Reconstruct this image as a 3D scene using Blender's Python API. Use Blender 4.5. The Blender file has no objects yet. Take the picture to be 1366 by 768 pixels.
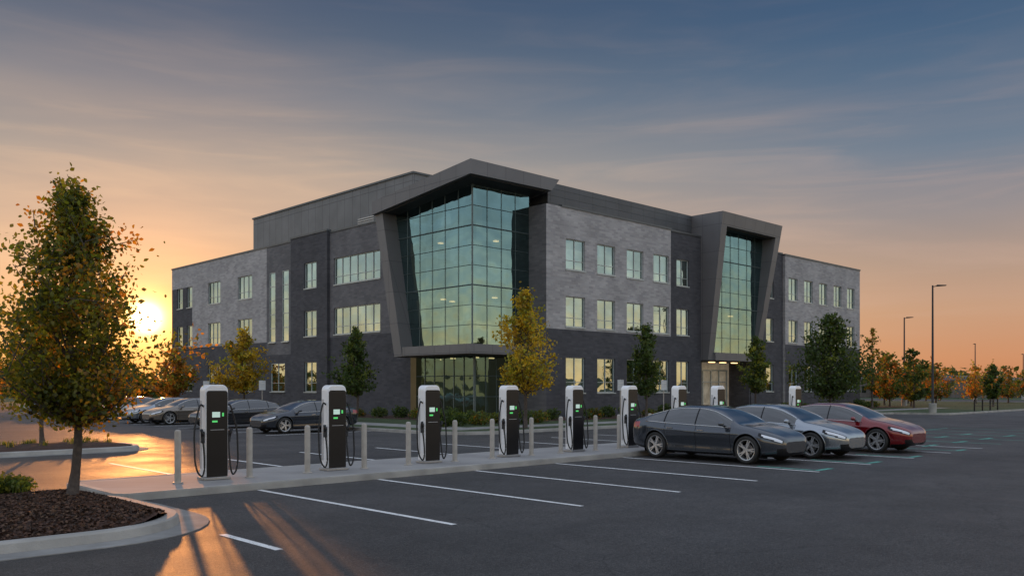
import bpy, math, random
import numpy as np
from mathutils import Vector
random.seed(4)
rng = np.random.default_rng(7)
scene = bpy.context.scene
col = scene.collection
SUN_AZ = math.radians(69.0)
SUN_EL = math.radians(4.2)

# ------------------------------------------------------------------ helpers
class MB:
    def __init__(s):
        s.v = []; s.f = []; s.m = []
    def add(s, vs, fs, mi=0):
        b = len(s.v)
        s.v.extend([tuple(p) for p in vs])
        for f in fs:
            s.f.append([b + i for i in f]); s.m.append(mi)
    def hexa(s, p, mi=0):
        s.add(p, [(3, 2, 1, 0), (4, 5, 6, 7), (0, 1, 5, 4), (1, 2, 6, 5), (2, 3, 7, 6), (3, 0, 4, 7)], mi)
    def box(s, x0, x1, y0, y1, z0, z1, mi=0):
        s.hexa([(x0, y0, z0), (x1, y0, z0), (x1, y1, z0), (x0, y1, z0), (x0, y0, z1), (x1, y0, z1), (x1, y1, z1), (x0, y1, z1)], mi)
    def prism(s, pts, z0, z1, mi=0):
        n = len(pts)
        vs = [(x, y, z0) for x, y in pts] + [(x, y, z1) for x, y in pts]
        fs = [tuple(range(n, 2 * n)), tuple(reversed(range(n)))]
        fs += [(i, (i + 1) % n, n + (i + 1) % n, n + i) for i in range(n)]
        s.add(vs, fs, mi)
    def ring(s, outer, inner, z0, z1, mi=0):
        n = len(outer)
        vs = [(x, y, z0) for x, y in outer] + [(x, y, z1) for x, y in outer] + [(x, y, z1) for x, y in inner] + [(x, y, z0) for x, y in inner]
        fs = []
        for i in range(n):
            j = (i + 1) % n
            fs += [(i, j, n + j, n + i), (n + i, n + j, 2 * n + j, 2 * n + i), (2 * n + i, 2 * n + j, 3 * n + j, 3 * n + i)]
        s.add(vs, fs, mi)
    def lathe(s, prof, seg=24, c=(0, 0, 0), axis='Z', mi=0):
        vs = []; n = len(prof)
        for k in range(seg):
            a = 2 * math.pi * k / seg
            for r, h in prof:
                if axis == 'Z': vs.append((c[0] + r * math.cos(a), c[1] + r * math.sin(a), c[2] + h))
                else: vs.append((c[0] + h, c[1] + r * math.cos(a), c[2] + r * math.sin(a)))
        fs = []
        for k in range(seg):
            k2 = (k + 1) % seg
            for i in range(n - 1):
                fs.append((k * n + i, k2 * n + i, k2 * n + i + 1, k * n + i + 1))
        s.add(vs, fs, mi)
    def tube(s, pts, r, seg=8, mi=0):
        pts = [Vector(p) for p in pts]; n = len(pts)
        rs = r if isinstance(r, (list, tuple)) else [r] * n
        vs = []
        up = Vector((0.13, 0.21, 0.97)).normalized()
        for i, p in enumerate(pts):
            t = (pts[min(i + 1, n - 1)] - pts[max(i - 1, 0)])
            if t.length < 1e-9: t = Vector((0, 0, 1))
            t.normalize()
            a = t.cross(up)
            if a.length < .15: a = t.cross(Vector((1, 0.1, 0)))
            a.normalize(); b = t.cross(a)
            for k in range(seg):
                an = 2 * math.pi * k / seg
                vs.append(p + (a * math.cos(an) + b * math.sin(an)) * rs[i])
        fs = []
        for i in range(n - 1):
            for k in range(seg):
                k2 = (k + 1) % seg
                fs.append((i * seg + k, i * seg + k2, (i + 1) * seg + k2, (i + 1) * seg + k))
        fs.append(tuple(range(seg))); fs.append(tuple((n - 1) * seg + k for k in range(seg)))
        s.add(vs, fs, mi)
    def build(s, name, mats, parent=None, off=(0, 0, 0), smooth=False, bevel=0, loc=None):
        me = bpy.data.meshes.new(name)
        vs = [(a - off[0], b - off[1], c - off[2]) for a, b, c in s.v]
        me.from_pydata(vs, [], s.f)
        for m in (mats if isinstance(mats, (list, tuple)) else [mats]): me.materials.append(m)
        me.polygons.foreach_set("material_index", s.m)
        if smooth: me.polygons.foreach_set("use_smooth", [True] * len(s.f))
        me.update()
        o = bpy.data.objects.new(name, me); col.objects.link(o)
        if parent: o.parent = parent
        if loc is not None: o.location = loc
        if bevel:
            md = o.modifiers.new("bevel", 'BEVEL'); md.width = bevel; md.segments = 3; md.limit_method = 'ANGLE'
        return o

def empty(name, loc, label, cat, group=None, rotz=0, scale=1):
    o = bpy.data.objects.new(name, None); col.objects.link(o)
    o.location = loc; o.rotation_euler = (0, 0, rotz); o.scale = scale if isinstance(scale, tuple) else (scale,) * 3
    o.empty_display_size = .2
    o["label"] = label; o["category"] = cat
    if group: o["group"] = group
    return o

def tag(o, label, cat, group=None, kind=None):
    o["label"] = label; o["category"] = cat
    if group: o["group"] = group
    if kind: o["kind"] = kind
    return o

def copy_thing(root, loc, rotz=None, scale=None, label=None):
    n = root.copy(); col.objects.link(n); n.location = loc
    if rotz is not None: n.rotation_euler = (0, 0, rotz)
    if scale is not None: n.scale = scale if isinstance(scale, tuple) else (scale,) * 3
    if label: n["label"] = label
    def rec(src, dst):
        for c in src.children:
            k = c.copy(); col.objects.link(k); k.parent = dst
            rec(c, k)
    rec(root, n)
    return n

# ------------------------------------------------------------------ materials
def nodes(name):
    m = bpy.data.materials.new(name); m.use_nodes = True
    nt = m.node_tree; return m, nt, nt.nodes["Principled BSDF"]

def pmat(name, c, rough=.5, metal=0, var=.12, scale=3., bump=0, bscale=60, coat=0, emis=None, es=0, spec=.5):
    m, nt, b = nodes(name)
    b.inputs["Roughness"].default_value = rough
    b.inputs["Metallic"].default_value = metal
    b.inputs["Coat Weight"].default_value = coat
    b.inputs["Coat Roughness"].default_value = .02
    b.inputs["Specular IOR Level"].default_value = spec
    tc = nt.nodes.new("ShaderNodeTexCoord")
    nz = nt.nodes.new("ShaderNodeTexNoise"); nz.inputs["Scale"].default_value = scale; nz.inputs["Detail"].default_value = 6
    nt.links.new(tc.outputs["Object"], nz.inputs["Vector"])
    r = nt.nodes.new("ShaderNodeValToRGB")
    r.color_ramp.elements[0].position = .3; r.color_ramp.elements[1].position = .7
    r.color_ramp.elements[0].color = (*[x * (1 - var) for x in c], 1)
    r.color_ramp.elements[1].color = (*[x * (1 + var) for x in c], 1)
    nt.links.new(nz.outputs["Fac"], r.inputs["Fac"]); nt.links.new(r.outputs["Color"], b.inputs["Base Color"])
    if bump:
        n2 = nt.nodes.new("ShaderNodeTexNoise"); n2.inputs["Scale"].default_value = bscale; n2.inputs["Detail"].default_value = 4
        nt.links.new(tc.outputs["Object"], n2.inputs["Vector"])
        bp = nt.nodes.new("ShaderNodeBump"); bp.inputs["Strength"].default_value = bump; bp.inputs["Distance"].default_value = .02
        nt.links.new(n2.outputs["Fac"], bp.inputs["Height"]); nt.links.new(bp.outputs["Normal"], b.inputs["Normal"])
    if emis:
        b.inputs["Emission Color"].default_value = (*emis, 1); b.inputs["Emission Strength"].default_value = es
    return m

def brick(name, c1, c2, mortar, w=.46, h=.15, ms=.010, bump=.4, rough=.85, metal=0, offset=.5, lo=.86, hi=1.14):
    m, nt, b = nodes(name)
    b.inputs["Roughness"].default_value = rough; b.inputs["Metallic"].default_value = metal
    tc = nt.nodes.new("ShaderNodeTexCoord"); sp = nt.nodes.new("ShaderNodeSeparateXYZ")
    nt.links.new(tc.outputs["Object"], sp.inputs[0])
    ad = nt.nodes.new("ShaderNodeMath"); ad.operation = 'ADD'
    nt.links.new(sp.outputs[0], ad.inputs[0]); nt.links.new(sp.outputs[1], ad.inputs[1])
    cb = nt.nodes.new("ShaderNodeCombineXYZ")
    nt.links.new(ad.outputs[0], cb.inputs[0]); nt.links.new(sp.outputs[2], cb.inputs[1])
    br = nt.nodes.new("ShaderNodeTexBrick"); br.offset = offset
    br.inputs["Scale"].default_value = 1; br.inputs["Brick Width"].default_value = w; br.inputs["Row Height"].default_value = h
    br.inputs["Mortar Size"].default_value = ms; br.inputs["Mortar Smooth"].default_value = .3
    br.inputs["Color1"].default_value = (*c1, 1); br.inputs["Color2"].default_value = (*c2, 1); br.inputs["Mortar"].default_value = (*mortar, 1)
    nt.links.new(cb.outputs[0], br.inputs["Vector"])
    nz = nt.nodes.new("ShaderNodeTexNoise"); nz.inputs["Scale"].default_value = .6; nz.inputs["Detail"].default_value = 8
    nt.links.new(tc.outputs["Object"], nz.inputs["Vector"])
    mr = nt.nodes.new("ShaderNodeMapRange"); mr.inputs["From Min"].default_value = .3; mr.inputs["From Max"].default_value = .7
    mr.inputs["To Min"].default_value = lo; mr.inputs["To Max"].default_value = hi
    nt.links.new(nz.outputs["Fac"], mr.inputs["Value"])
    mx = nt.nodes.new("ShaderNodeVectorMath"); mx.operation = 'SCALE'
    nt.links.new(br.outputs["Color"], mx.inputs[0]); nt.links.new(mr.outputs[0], mx.inputs["Scale"])
    nt.links.new(mx.outputs[0], b.inputs["Base Color"])
    bp = nt.nodes.new("ShaderNodeBump"); bp.invert = True; bp.inputs["Strength"].default_value = bump; bp.inputs["Distance"].default_value = .02
    nt.links.new(br.outputs["Fac"], bp.inputs["Height"]); nt.links.new(bp.outputs["Normal"], b.inputs["Normal"])
    return m

def leafmat(name, c, tr=.5, tm=(2.4, 2.0, 1.0)):
    m = bpy.data.materials.new(name); m.use_nodes = True; nt = m.node_tree
    nt.nodes.clear()
    out = nt.nodes.new("ShaderNodeOutputMaterial"); d = nt.nodes.new("ShaderNodeBsdfDiffuse"); t = nt.nodes.new("ShaderNodeBsdfTranslucent")
    g = nt.nodes.new("ShaderNodeBsdfGlossy"); g.inputs["Roughness"].default_value = .45; g.inputs["Color"].default_value = (.5, .5, .45, 1)
    mx = nt.nodes.new("ShaderNodeMixShader"); mx.inputs[0].default_value = tr
    m2 = nt.nodes.new("ShaderNodeMixShader"); m2.inputs[0].default_value = .04
    tc = nt.nodes.new("ShaderNodeTexCoord"); nz = nt.nodes.new("ShaderNodeTexNoise"); nz.inputs["Scale"].default_value = 3
    nt.links.new(tc.outputs["Object"], nz.inputs["Vector"])
    mr = nt.nodes.new("ShaderNodeMapRange"); mr.inputs["From Min"].default_value = .3; mr.inputs["From Max"].default_value = .7
    mr.inputs["To Min"].default_value = .55; mr.inputs["To Max"].default_value = 1.45
    nt.links.new(nz.outputs["Fac"], mr.inputs["Value"])
    sc = nt.nodes.new("ShaderNodeVectorMath"); sc.operation = 'SCALE'; sc.inputs[0].default_value = c
    nt.links.new(mr.outputs[0], sc.inputs["Scale"])
    nt.links.new(sc.outputs[0], d.inputs["Color"])
    s2 = nt.nodes.new("ShaderNodeVectorMath"); s2.operation = 'MULTIPLY'; s2.inputs[1].default_value = tm
    nt.links.new(sc.outputs[0], s2.inputs[0]); nt.links.new(s2.outputs[0], t.inputs["Color"])
    nt.links.new(d.outputs[0], mx.inputs[1]); nt.links.new(t.outputs[0], mx.inputs[2])
    nt.links.new(mx.outputs[0], m2.inputs[1]); nt.links.new(g.outputs[0], m2.inputs[2])
    nt.links.new(m2.outputs[0], out.inputs["Surface"])
    return m

def glassmat(name, tint, transp, ttint=(.6, .75, .7), rough=.02, bumps=.10, lo=.78, hi=1.18, cell=1.3):
    m = bpy.data.materials.new(name); m.use_nodes = True; nt = m.node_tree; nt.nodes.clear()
    L = nt.links.new
    out = nt.nodes.new("ShaderNodeOutputMaterial"); g = nt.nodes.new("ShaderNodeBsdfGlossy"); t = nt.nodes.new("ShaderNodeBsdfTransparent")
    g.inputs["Roughness"].default_value = rough
    t.inputs["Color"].default_value = (*ttint, 1)
    mx = nt.nodes.new("ShaderNodeMixShader"); mx.inputs[0].default_value = 1 - transp
    tc = nt.nodes.new("ShaderNodeTexCoord")
    nz = nt.nodes.new("ShaderNodeTexNoise"); nz.inputs["Scale"].default_value = .35; nz.inputs["Detail"].default_value = 3
    L(tc.outputs["Object"], nz.inputs["Vector"])
    sc = nt.nodes.new("ShaderNodeVectorMath"); sc.operation = 'SCALE'; sc.inputs[0].default_value = tint
    mr = nt.nodes.new("ShaderNodeMapRange"); mr.inputs["From Min"].default_value = .3; mr.inputs["From Max"].default_value = .7
    mr.inputs["To Min"].default_value = lo; mr.inputs["To Max"].default_value = hi
    L(nz.outputs["Fac"], mr.inputs["Value"])
    dv = nt.nodes.new("ShaderNodeVectorMath"); dv.operation = 'SCALE'; dv.inputs["Scale"].default_value = 1 / cell; L(tc.outputs["Object"], dv.inputs[0])
    fl = nt.nodes.new("ShaderNodeVectorMath"); fl.operation = 'FLOOR'; L(dv.outputs[0], fl.inputs[0])
    wn = nt.nodes.new("ShaderNodeTexWhiteNoise"); wn.noise_dimensions = '3D'; L(fl.outputs[0], wn.inputs["Vector"])
    m3 = nt.nodes.new("ShaderNodeMapRange"); m3.inputs["To Min"].default_value = .93; m3.inputs["To Max"].default_value = 1.07; L(wn.outputs["Value"], m3.inputs["Value"])
    mm = nt.nodes.new("ShaderNodeMath"); mm.operation = 'MULTIPLY'; L(mr.outputs[0], mm.inputs[0]); L(m3.outputs[0], mm.inputs[1])
    L(mm.outputs[0], sc.inputs["Scale"]); L(sc.outputs[0], g.inputs["Color"])
    bp = nt.nodes.new("ShaderNodeBump"); bp.inputs["Strength"].default_value = bumps; bp.inputs["Distance"].default_value = .25
    n2 = nt.nodes.new("ShaderNodeTexNoise"); n2.inputs["Scale"].default_value = .8; n2.inputs["Detail"].default_value = 1
    L(tc.outputs["Object"], n2.inputs["Vector"])
    L(n2.outputs["Fac"], bp.inputs["Height"]); L(bp.outputs["Normal"], g.inputs["Normal"])
    L(t.outputs[0], mx.inputs[1]); L(g.outputs[0], mx.inputs[2]); L(mx.outputs[0], out.inputs["Surface"])
    return m

M = {}
M['brick_light'] = brick("brick_light", (.43, .415, .42), (.30, .29, .30), (.37, .36, .365))
M['brick_mid'] = brick("brick_mid", (.165, .16, .17), (.115, .113, .122), (.125, .122, .13))
M['brick_dark'] = brick("brick_dark", (.080, .079, .090), (.052, .052, .062), (.065, .065, .072))
M['panel_dark'] = brick("panel_dark", (.095, .098, .106), (.085, .088, .095), (.04, .042, .045), w=1.5, h=.5, ms=.02, rough=.55, metal=.1, offset=0)
M['panel_grey'] = brick("panel_grey", (.18, .183, .19), (.165, .168, .172), (.095, .095, .10), w=1.2, h=4.6, ms=.03, rough=.6, metal=.1, offset=0)
M['frame_metal'] = brick("frame_metal", (.16, .155, .16), (.145, .14, .146), (.07, .07, .074), w=1.6, h=2.2, ms=.018, rough=.5, metal=.15, offset=0, lo=.93, hi=1.07)
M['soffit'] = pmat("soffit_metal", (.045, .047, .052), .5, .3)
M['coping'] = pmat("coping_metal", (.10, .105, .11), .45, .3)
M['mullion'] = pmat("mullion_metal", (.13, .17, .175), .35, .2)
M['wframe'] = pmat("window_frame_metal", (.42, .46, .46), .4, .2)
M['glass'] = glassmat("curtain_glass", (.22, .335, .34), .24, lo=.85, hi=1.15)
M['sglass'] = glassmat("storefront_glass", (.09, .165, .175), .45, ttint=(.35, .5, .5), lo=.85, hi=1.12)
M['wglass'] = glassmat("window_glass", (.37, .455, .455), .15)
M['blind'] = pmat("blind_fabric", (.45, .47, .42), .9, var=.25, scale=1)
M['interior'] = pmat("interior_plaster_glow", (.24, .26, .23), .9, var=.3, scale=.6, emis=(1, .75, .4), es=.05)  # faint warm emission stands in for the room lighting
M['lamp'] = pmat("ceiling_lamp_glow", (.9, .7, .4), .5, emis=(1, .62, .28), es=3.2)
M['concrete'] = pmat("concrete", (.35, .34, .32), .8, var=.22, scale=1.6, bump=.5, bscale=50)
M['concrete_d'] = pmat("concrete_worn", (.24, .235, .225), .85, var=.25, scale=1.7, bump=.4, bscale=50)
M['mulch'] = pmat("mulch", (.060, .030, .020), .95, var=.7, scale=30, bump=1, bscale=40)
M['lawn'] = pmat("lawn", (.04, .062, .02), .95, var=.45, scale=2.2, bump=1, bscale=25)
M['bark'] = pmat("bark", (.075, .058, .048), .9, var=.35, scale=14, bump=.8, bscale=40)
M['bollard'] = pmat("bollard_paint", (.38, .355, .32), .6, .0, var=.12, scale=5)
M['white'] = pmat("charger_white", (.84, .85, .87), .3, var=.03, coat=.5)
M['black'] = pmat("gloss_black", (.008, .008, .010), .3, var=.2, spec=.35)
M['rubber'] = pmat("rubber", (.018, .018, .018), .7, var=.2)
M['dark'] = pmat("dark_void", (.008, .008, .009), .9)
M['screen'] = pmat("charger_screen", (.4, .5, .45), .2, emis=(.6, .85, .75), es=.45)
M['green'] = pmat("green_indicator", (.05, .4, .1), .3, emis=(.12, .8, .2), es=.55)
M['alloy'] = pmat("wheel_alloy", (.55, .55, .56), .25, .6, var=.05)
M['carglass'] = pmat("car_glass", (.010, .014, .016), .02, 0, var=.1, coat=1, spec=1.0)
M['headlight'] = pmat("headlight_lens", (.75, .78, .84), .08, .1, var=.1, coat=1)
M['taillight'] = pmat("taillight_lens", (.35, .012, .012), .12, var=.1, coat=1)
M['chrome'] = pmat("chrome_trim", (.6, .6, .6), .15, 1, var=.02)
M['pole'] = pmat("pole_metal", (.035, .033, .032), .45, .6)
M['sign_pale'] = pmat("sign_pale", (.50, .52, .54), .5)
M['sign_white'] = pmat("sign_white", (.6, .6, .6), .5)
M['steel'] = pmat("galvanised_steel", (.35, .35, .36), .4, .8)
M['cg'] = pmat("charger_grey", (.46, .46, .47), .4)

# asphalt
m, nt, b = nodes("asphalt")
tc = nt.nodes.new("ShaderNodeTexCoord")
def noise(sc, det=6, rough=.6):
    n = nt.nodes.new("ShaderNodeTexNoise"); n.inputs["Scale"].default_value = sc; n.inputs["Detail"].default_value = det; n.inputs["Roughness"].default_value = rough
    nt.links.new(tc.outputs["Object"], n.inputs["Vector"]); return n
def mrange(src, a, b_, c, d):
    r = nt.nodes.new("ShaderNodeMapRange"); r.inputs["From Min"].default_value = a; r.inputs["From Max"].default_value = b_
    r.inputs["To Min"].default_value = c; r.inputs["To Max"].default_value = d; nt.links.new(src, r.inputs["Value"]); return r.outputs[0]
def mul(a_, b_):
    k = nt.nodes.new("ShaderNodeMath"); k.operation = 'MULTIPLY'; nt.links.new(a_, k.inputs[0]); nt.links.new(b_, k.inputs[1]); return k.outputs[0]
big = mrange(noise(.16).outputs["Fac"], .3, .7, .72, 1.28)
mid = mrange(noise(1.6, 8, .7).outputs["Fac"], .3, .7, .76, 1.24)
gr2 = mrange(noise(14, 5, .85).outputs["Fac"], .33, .67, .35, 1.7)
fine = mrange(noise(44, 3, .85).outputs["Fac"], .34, .66, .05, 2.5)
vor = nt.nodes.new("ShaderNodeTexVoronoi"); vor.feature = 'DISTANCE_TO_EDGE'; vor.inputs["Scale"].default_value = .11
wv = noise(.8, 5); vadd = nt.nodes.new("ShaderNodeVectorMath"); vadd.operation = 'ADD'
nt.links.new(tc.outputs["Object"], vadd.inputs[0]); nt.links.new(wv.outputs["Color"], vadd.inputs[1]); nt.links.new(vadd.outputs[0], vor.inputs["Vector"])
crack = mrange(vor.outputs["Distance"], 0, .003, .5, 1)
sx_ = nt.nodes.new("ShaderNodeSeparateXYZ"); nt.links.new(tc.outputs["Object"], sx_.inputs[0])
wvn = nt.nodes.new("ShaderNodeMath"); wvn.operation = 'SINE'
w2 = nt.nodes.new("ShaderNodeMath"); w2.operation = 'MULTIPLY'; w2.inputs[1].default_value = 1.9; nt.links.new(sx_.outputs[1], w2.inputs[0]); nt.links.new(w2.outputs[0], wvn.inputs[0])
band = mrange(wvn.outputs[0], -1, 1, .93, 1.07)
f = mul(mul(mul(mul(mul(big, mid), fine), crack), band), gr2)
sc = nt.nodes.new("ShaderNodeVectorMath"); sc.operation = 'SCALE'; sc.inputs[0].default_value = (.041, .038, .037)
nt.links.new(f, sc.inputs["Scale"]); nt.links.new(sc.outputs[0], b.inputs["Base Color"])
nt.links.new(mrange(noise(.5).outputs["Fac"], .3, .7, .54, .70), b.inputs["Roughness"])
b.inputs["Specular IOR Level"].default_value = .38
bp = nt.nodes.new("ShaderNodeBump"); bp.inputs["Strength"].default_value = .8; bp.inputs["Distance"].default_value = .016
nt.links.new(noise(40, 3, .75).outputs["Fac"], bp.inputs["Height"]); nt.links.new(bp.outputs["Normal"], b.inputs["Normal"])
M['asphalt'] = m

def paint(name, c, lo=.55, amin=.15):
    m = pmat(name, c, .6, var=.15, scale=3, bump=.3)
    nt = m.node_tree; b = nt.nodes["Principled BSDF"]
    tc = nt.nodes.new("ShaderNodeTexCoord"); n = nt.nodes.new("ShaderNodeTexNoise"); n.inputs["Scale"].default_value = 18; n.inputs["Detail"].default_value = 8
    n.inputs["Roughness"].default_value = .75
    nt.links.new(tc.outputs["Object"], n.inputs["Vector"])
    r = nt.nodes.new("ShaderNodeValToRGB"); r.color_ramp.elements[0].position = lo; r.color_ramp.elements[0].color = (1, 1, 1, 1)
    r.color_ramp.elements[1].position = lo + .11; r.color_ramp.elements[1].color = (amin, amin, amin, 1)
    nt.links.new(n.outputs["Fac"], r.inputs["Fac"]); nt.links.new(r.outputs["Color"], b.inputs["Alpha"])
    return m
M['paint'] = paint("white_road_paint", (.75, .75, .74))
M['paint_teal'] = paint("teal_road_paint", (.10, .36, .29), lo=.52)

def carpaint(name, c, metal=.6):
    return pmat(name, c, .22, metal, var=.02, coat=1)

FT = (3.0, 2.3, .8)
L_front = [leafmat("leaf_green", (.080, .105, .02), .6, FT), leafmat("leaf_olive", (.14, .145, .024), .6, FT), leafmat("leaf_amber", (.30, .18, .026), .65, (2.6, 1.9, .8)), leafmat("leaf_dark", (.05, .07, .018), .5, FT)]
L_yellow = [leafmat("leaf_yellow", (.42, .32, .03)), leafmat("leaf_gold", (.34, .24, .025)), leafmat("leaf_lime", (.23, .24, .035)), leafmat("leaf_brown", (.17, .13, .02))]
L_green = [leafmat("leaf_green_b", (.06, .10, .03)), leafmat("leaf_green_c", (.04, .07, .022)), leafmat("leaf_green_d", (.11, .14, .03)), leafmat("leaf_deep_green", (.035, .055, .016))]  # last entry is the darkest green, mixed in at random
L_orange = [leafmat("leaf_orange", (.40, .20, .03)), leafmat("leaf_rust", (.26, .12, .02)), L_yellow[2], leafmat("leaf_moss", (.09, .09, .02))]

# ------------------------------------------------------------------ world
w = bpy.data.worlds.new("World"); scene.world = w; w.use_nodes = True
nt = w.node_tree; nt.nodes.clear()
N = nt.nodes.new; Lk = nt.links.new
out = N("ShaderNodeOutputWorld"); bg = N("ShaderNodeBackground"); Lk(bg.outputs[0], out.inputs[0])
tc = N("ShaderNodeTexCoord"); sep = N("ShaderNodeSeparateXYZ"); Lk(tc.outputs["Generated"], sep.inputs[0])
def ramp(src, els):
    r = N("ShaderNodeValToRGB")
    e = r.color_ramp.elements
    e[0].position = els[0][0]; e[0].color = (*els[0][1], 1); e[1].position = els[-1][0]; e[1].color = (*els[-1][1], 1)
    for p, c in els[1:-1]:
        k = e.new(p); k.color = (*c, 1)
    Lk(src, r.inputs[0]); return r.outputs[0]
def math_(op, a, b_=None, clamp=False):
    k = N("ShaderNodeMath"); k.operation = op; k.use_clamp = clamp
    for i, q in enumerate((a, b_)):
        if q is None: continue
        if isinstance(q, (int, float)): k.inputs[i].default_value = q
        else: Lk(q, k.inputs[i])
    return k.outputs[0]
def dot(v):
    k = N("ShaderNodeVectorMath"); k.operation = 'DOT_PRODUCT'; Lk(tc.outputs["Generated"], k.inputs[0]); k.inputs[1].default_value = v
    return k.outputs["Value"]
def mixc(fac, a, b_, typ='MIX'):
    k = N("ShaderNodeMix"); k.data_type = 'RGBA'; k.blend_type = typ; k.clamp_factor = True
    if isinstance(fac, (int, float)): k.inputs[0].default_value = fac
    else: Lk(fac, k.inputs[0])
    for i, q in ((6, a), (7, b_)):
        if isinstance(q, tuple): k.inputs[i].default_value = (*q, 1)
        else: Lk(q, k.inputs[i])
    return k.outputs[2]
def mr_(src, a, b_, c=0., d=1.):
    k = N("ShaderNodeMapRange"); k.inputs["From Min"].default_value = a; k.inputs["From Max"].default_value = b_
    k.inputs["To Min"].default_value = c; k.inputs["To Max"].default_value = d; k.interpolation_type = 'SMOOTHSTEP'; Lk(src, k.inputs["Value"]); return k.outputs[0]
z = sep.outputs[2]
cool = ramp(z, [(0, (.58, .23, .10)), (.03, (.62, .28, .14)), (.08, (.57, .33, .205)), (.13, (.44, .31, .24)), (.18, (.295, .265, .27)), (.24, (.165, .21, .275)), (.31, (.086, .148, .235)), (.37, (.052, .108, .20)), (.43, (.038, .085, .172)), (.55, (.10, .15, .26)), (.75, (.40, .45, .56)), (1, (.45, .51, .62))])
warm = ramp(z, [(0, (.98, .43, .12)), (.05, (.90, .46, .18)), (.11, (.77, .46, .26)), (.17, (.58, .41, .30)), (.24, (.35, .315, .29)), (.31, (.17, .195, .24)), (.37, (.09, .125, .185)), (.43, (.050, .082, .15)), (.55, (.10, .15, .26)), (.75, (.40, .45, .56)), (1, (.45, .51, .62))])  # top stops, above the view, brightened for extra light on ground and walls
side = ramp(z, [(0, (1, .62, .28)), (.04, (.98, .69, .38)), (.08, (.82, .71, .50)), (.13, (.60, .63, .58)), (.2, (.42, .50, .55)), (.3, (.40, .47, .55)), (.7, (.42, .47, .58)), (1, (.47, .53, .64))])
ca, sa = math.cos(SUN_AZ), math.sin(SUN_AZ)
azf = mr_(dot((ca, sa, 0)), .60, 1.0)
base = mixc(azf, cool, warm)
# thin veils of cloud: long, nearly level bands
azd = N("ShaderNodeMath"); azd.operation = 'ARCTAN2'; Lk(sep.outputs[1], azd.inputs[0]); Lk(sep.outputs[0], azd.inputs[1])
cmb = N("ShaderNodeCombineXYZ"); Lk(azd.outputs[0], cmb.inputs[0]); Lk(z, cmb.inputs[1])
def clouds(rot, scl, s, lo, hi, det=8, dist=.8):
    mp = N("ShaderNodeMapping"); mp.inputs["Rotation"].default_value = (0, 0, math.radians(rot)); mp.inputs["Scale"].default_value = scl; Lk(cmb.outputs[0], mp.inputs["Vector"])
    cn = N("ShaderNodeTexNoise"); cn.inputs["Scale"].default_value = s; cn.inputs["Detail"].default_value = det; cn.inputs["Roughness"].default_value = .55; cn.inputs["Distortion"].default_value = dist
    Lk(mp.outputs[0], cn.inputs["Vector"]); return mr_(cn.outputs["Fac"], lo, hi)
c1_ = clouds(7, (.9, 5.5, 1), 1.7, .42, .76, 5, .5); c2_ = clouds(11, (1.6, 15, 1), 2.2, .42, .78, 8, .9)
cm = ramp(z, [(0, (.1, .1, .1)), (.05, (.5, .5, .5)), (.12, (1, 1, 1)), (.22, (.75, .75, .75)), (.31, (.25, .25, .25)), (.42, (.05, .05, .05)), (1, (0, 0, 0))])
craw = math_('ADD', math_('MULTIPLY', c1_, .55), math_('MULTIPLY', c2_, .45))
cf = math_('MULTIPLY', math_('MULTIPLY', craw, cm), .62)
ccol = mixc(azf, (.64, .42, .33), (.95, .62, .38))
base = mixc(cf, base, ccol)
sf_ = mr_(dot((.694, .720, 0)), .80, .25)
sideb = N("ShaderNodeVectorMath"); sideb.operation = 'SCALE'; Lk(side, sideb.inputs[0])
Lk(math_('ADD', math_('MULTIPLY', craw, .6), 1.32), sideb.inputs["Scale"])  # unseen sky beside and behind the camera boosted to light the walls
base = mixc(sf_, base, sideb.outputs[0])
sd = math_('MAXIMUM', dot((math.cos(SUN_EL) * ca, math.cos(SUN_EL) * sa, math.sin(SUN_EL))), 0.0)
def addglow(b_, pw, st, colr):
    g = math_('MULTIPLY', math_('POWER', sd, pw), st)
    k = N("ShaderNodeVectorMath"); k.operation = 'SCALE'; k.inputs[0].default_value = colr; Lk(g, k.inputs["Scale"])
    return mixc(1.0, b_, k.outputs[0], 'ADD')
base = addglow(base, 45, .14, (1, .34, .05))
base = addglow(base, 300, .50, (1, .34, .03))
base = addglow(base, 3500, 2.6, (1, .52, .12))
base = addglow(base, 15000, 10.0, (1, .72, .32))
sky = N("ShaderNodeTexSky"); sky.sky_type = 'NISHITA'; sky.sun_disc = False; sky.sun_elevation = SUN_EL; sky.sun_rotation = math.radians(90) - SUN_AZ
ss = N("ShaderNodeVectorMath"); ss.operation = 'SCALE'; Lk(sky.outputs[0], ss.inputs[0]); ss.inputs["Scale"].default_value = .003
fin = mixc(1.0, base, ss.outputs[0], 'ADD')
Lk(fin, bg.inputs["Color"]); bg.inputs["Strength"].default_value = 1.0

sl = bpy.data.lights.new("sun", 'SUN'); sl.energy = 2.6; sl.angle = math.radians(.9); sl.color = (1, .38, .10)
so = bpy.data.objects.new("sun", sl); col.objects.link(so)
dv = -Vector((math.cos(SUN_EL) * ca, math.cos(SUN_EL) * sa, math.sin(SUN_EL)))
so.rotation_euler = dv.to_track_quat('-Z', 'Y').to_euler(); so.location = (0, 0, 50)

# ------------------------------------------------------------------ camera
cd = bpy.data.cameras.new("camera"); cam = bpy.data.objects.new("camera", cd); col.objects.link(cam)
cam.location = (0, 0, 2.2); cam.rotation_euler = (math.radians(90), 0, math.radians(-43.95))
cd.lens = 30.4; cd.sensor_width = 36; cd.shift_y = .0966; cd.clip_end = 6000; scene.camera = cam
scene.view_settings.view_transform = 'Standard'; scene.view_settings.look = 'None'; scene.view_settings.exposure = 0

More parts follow.
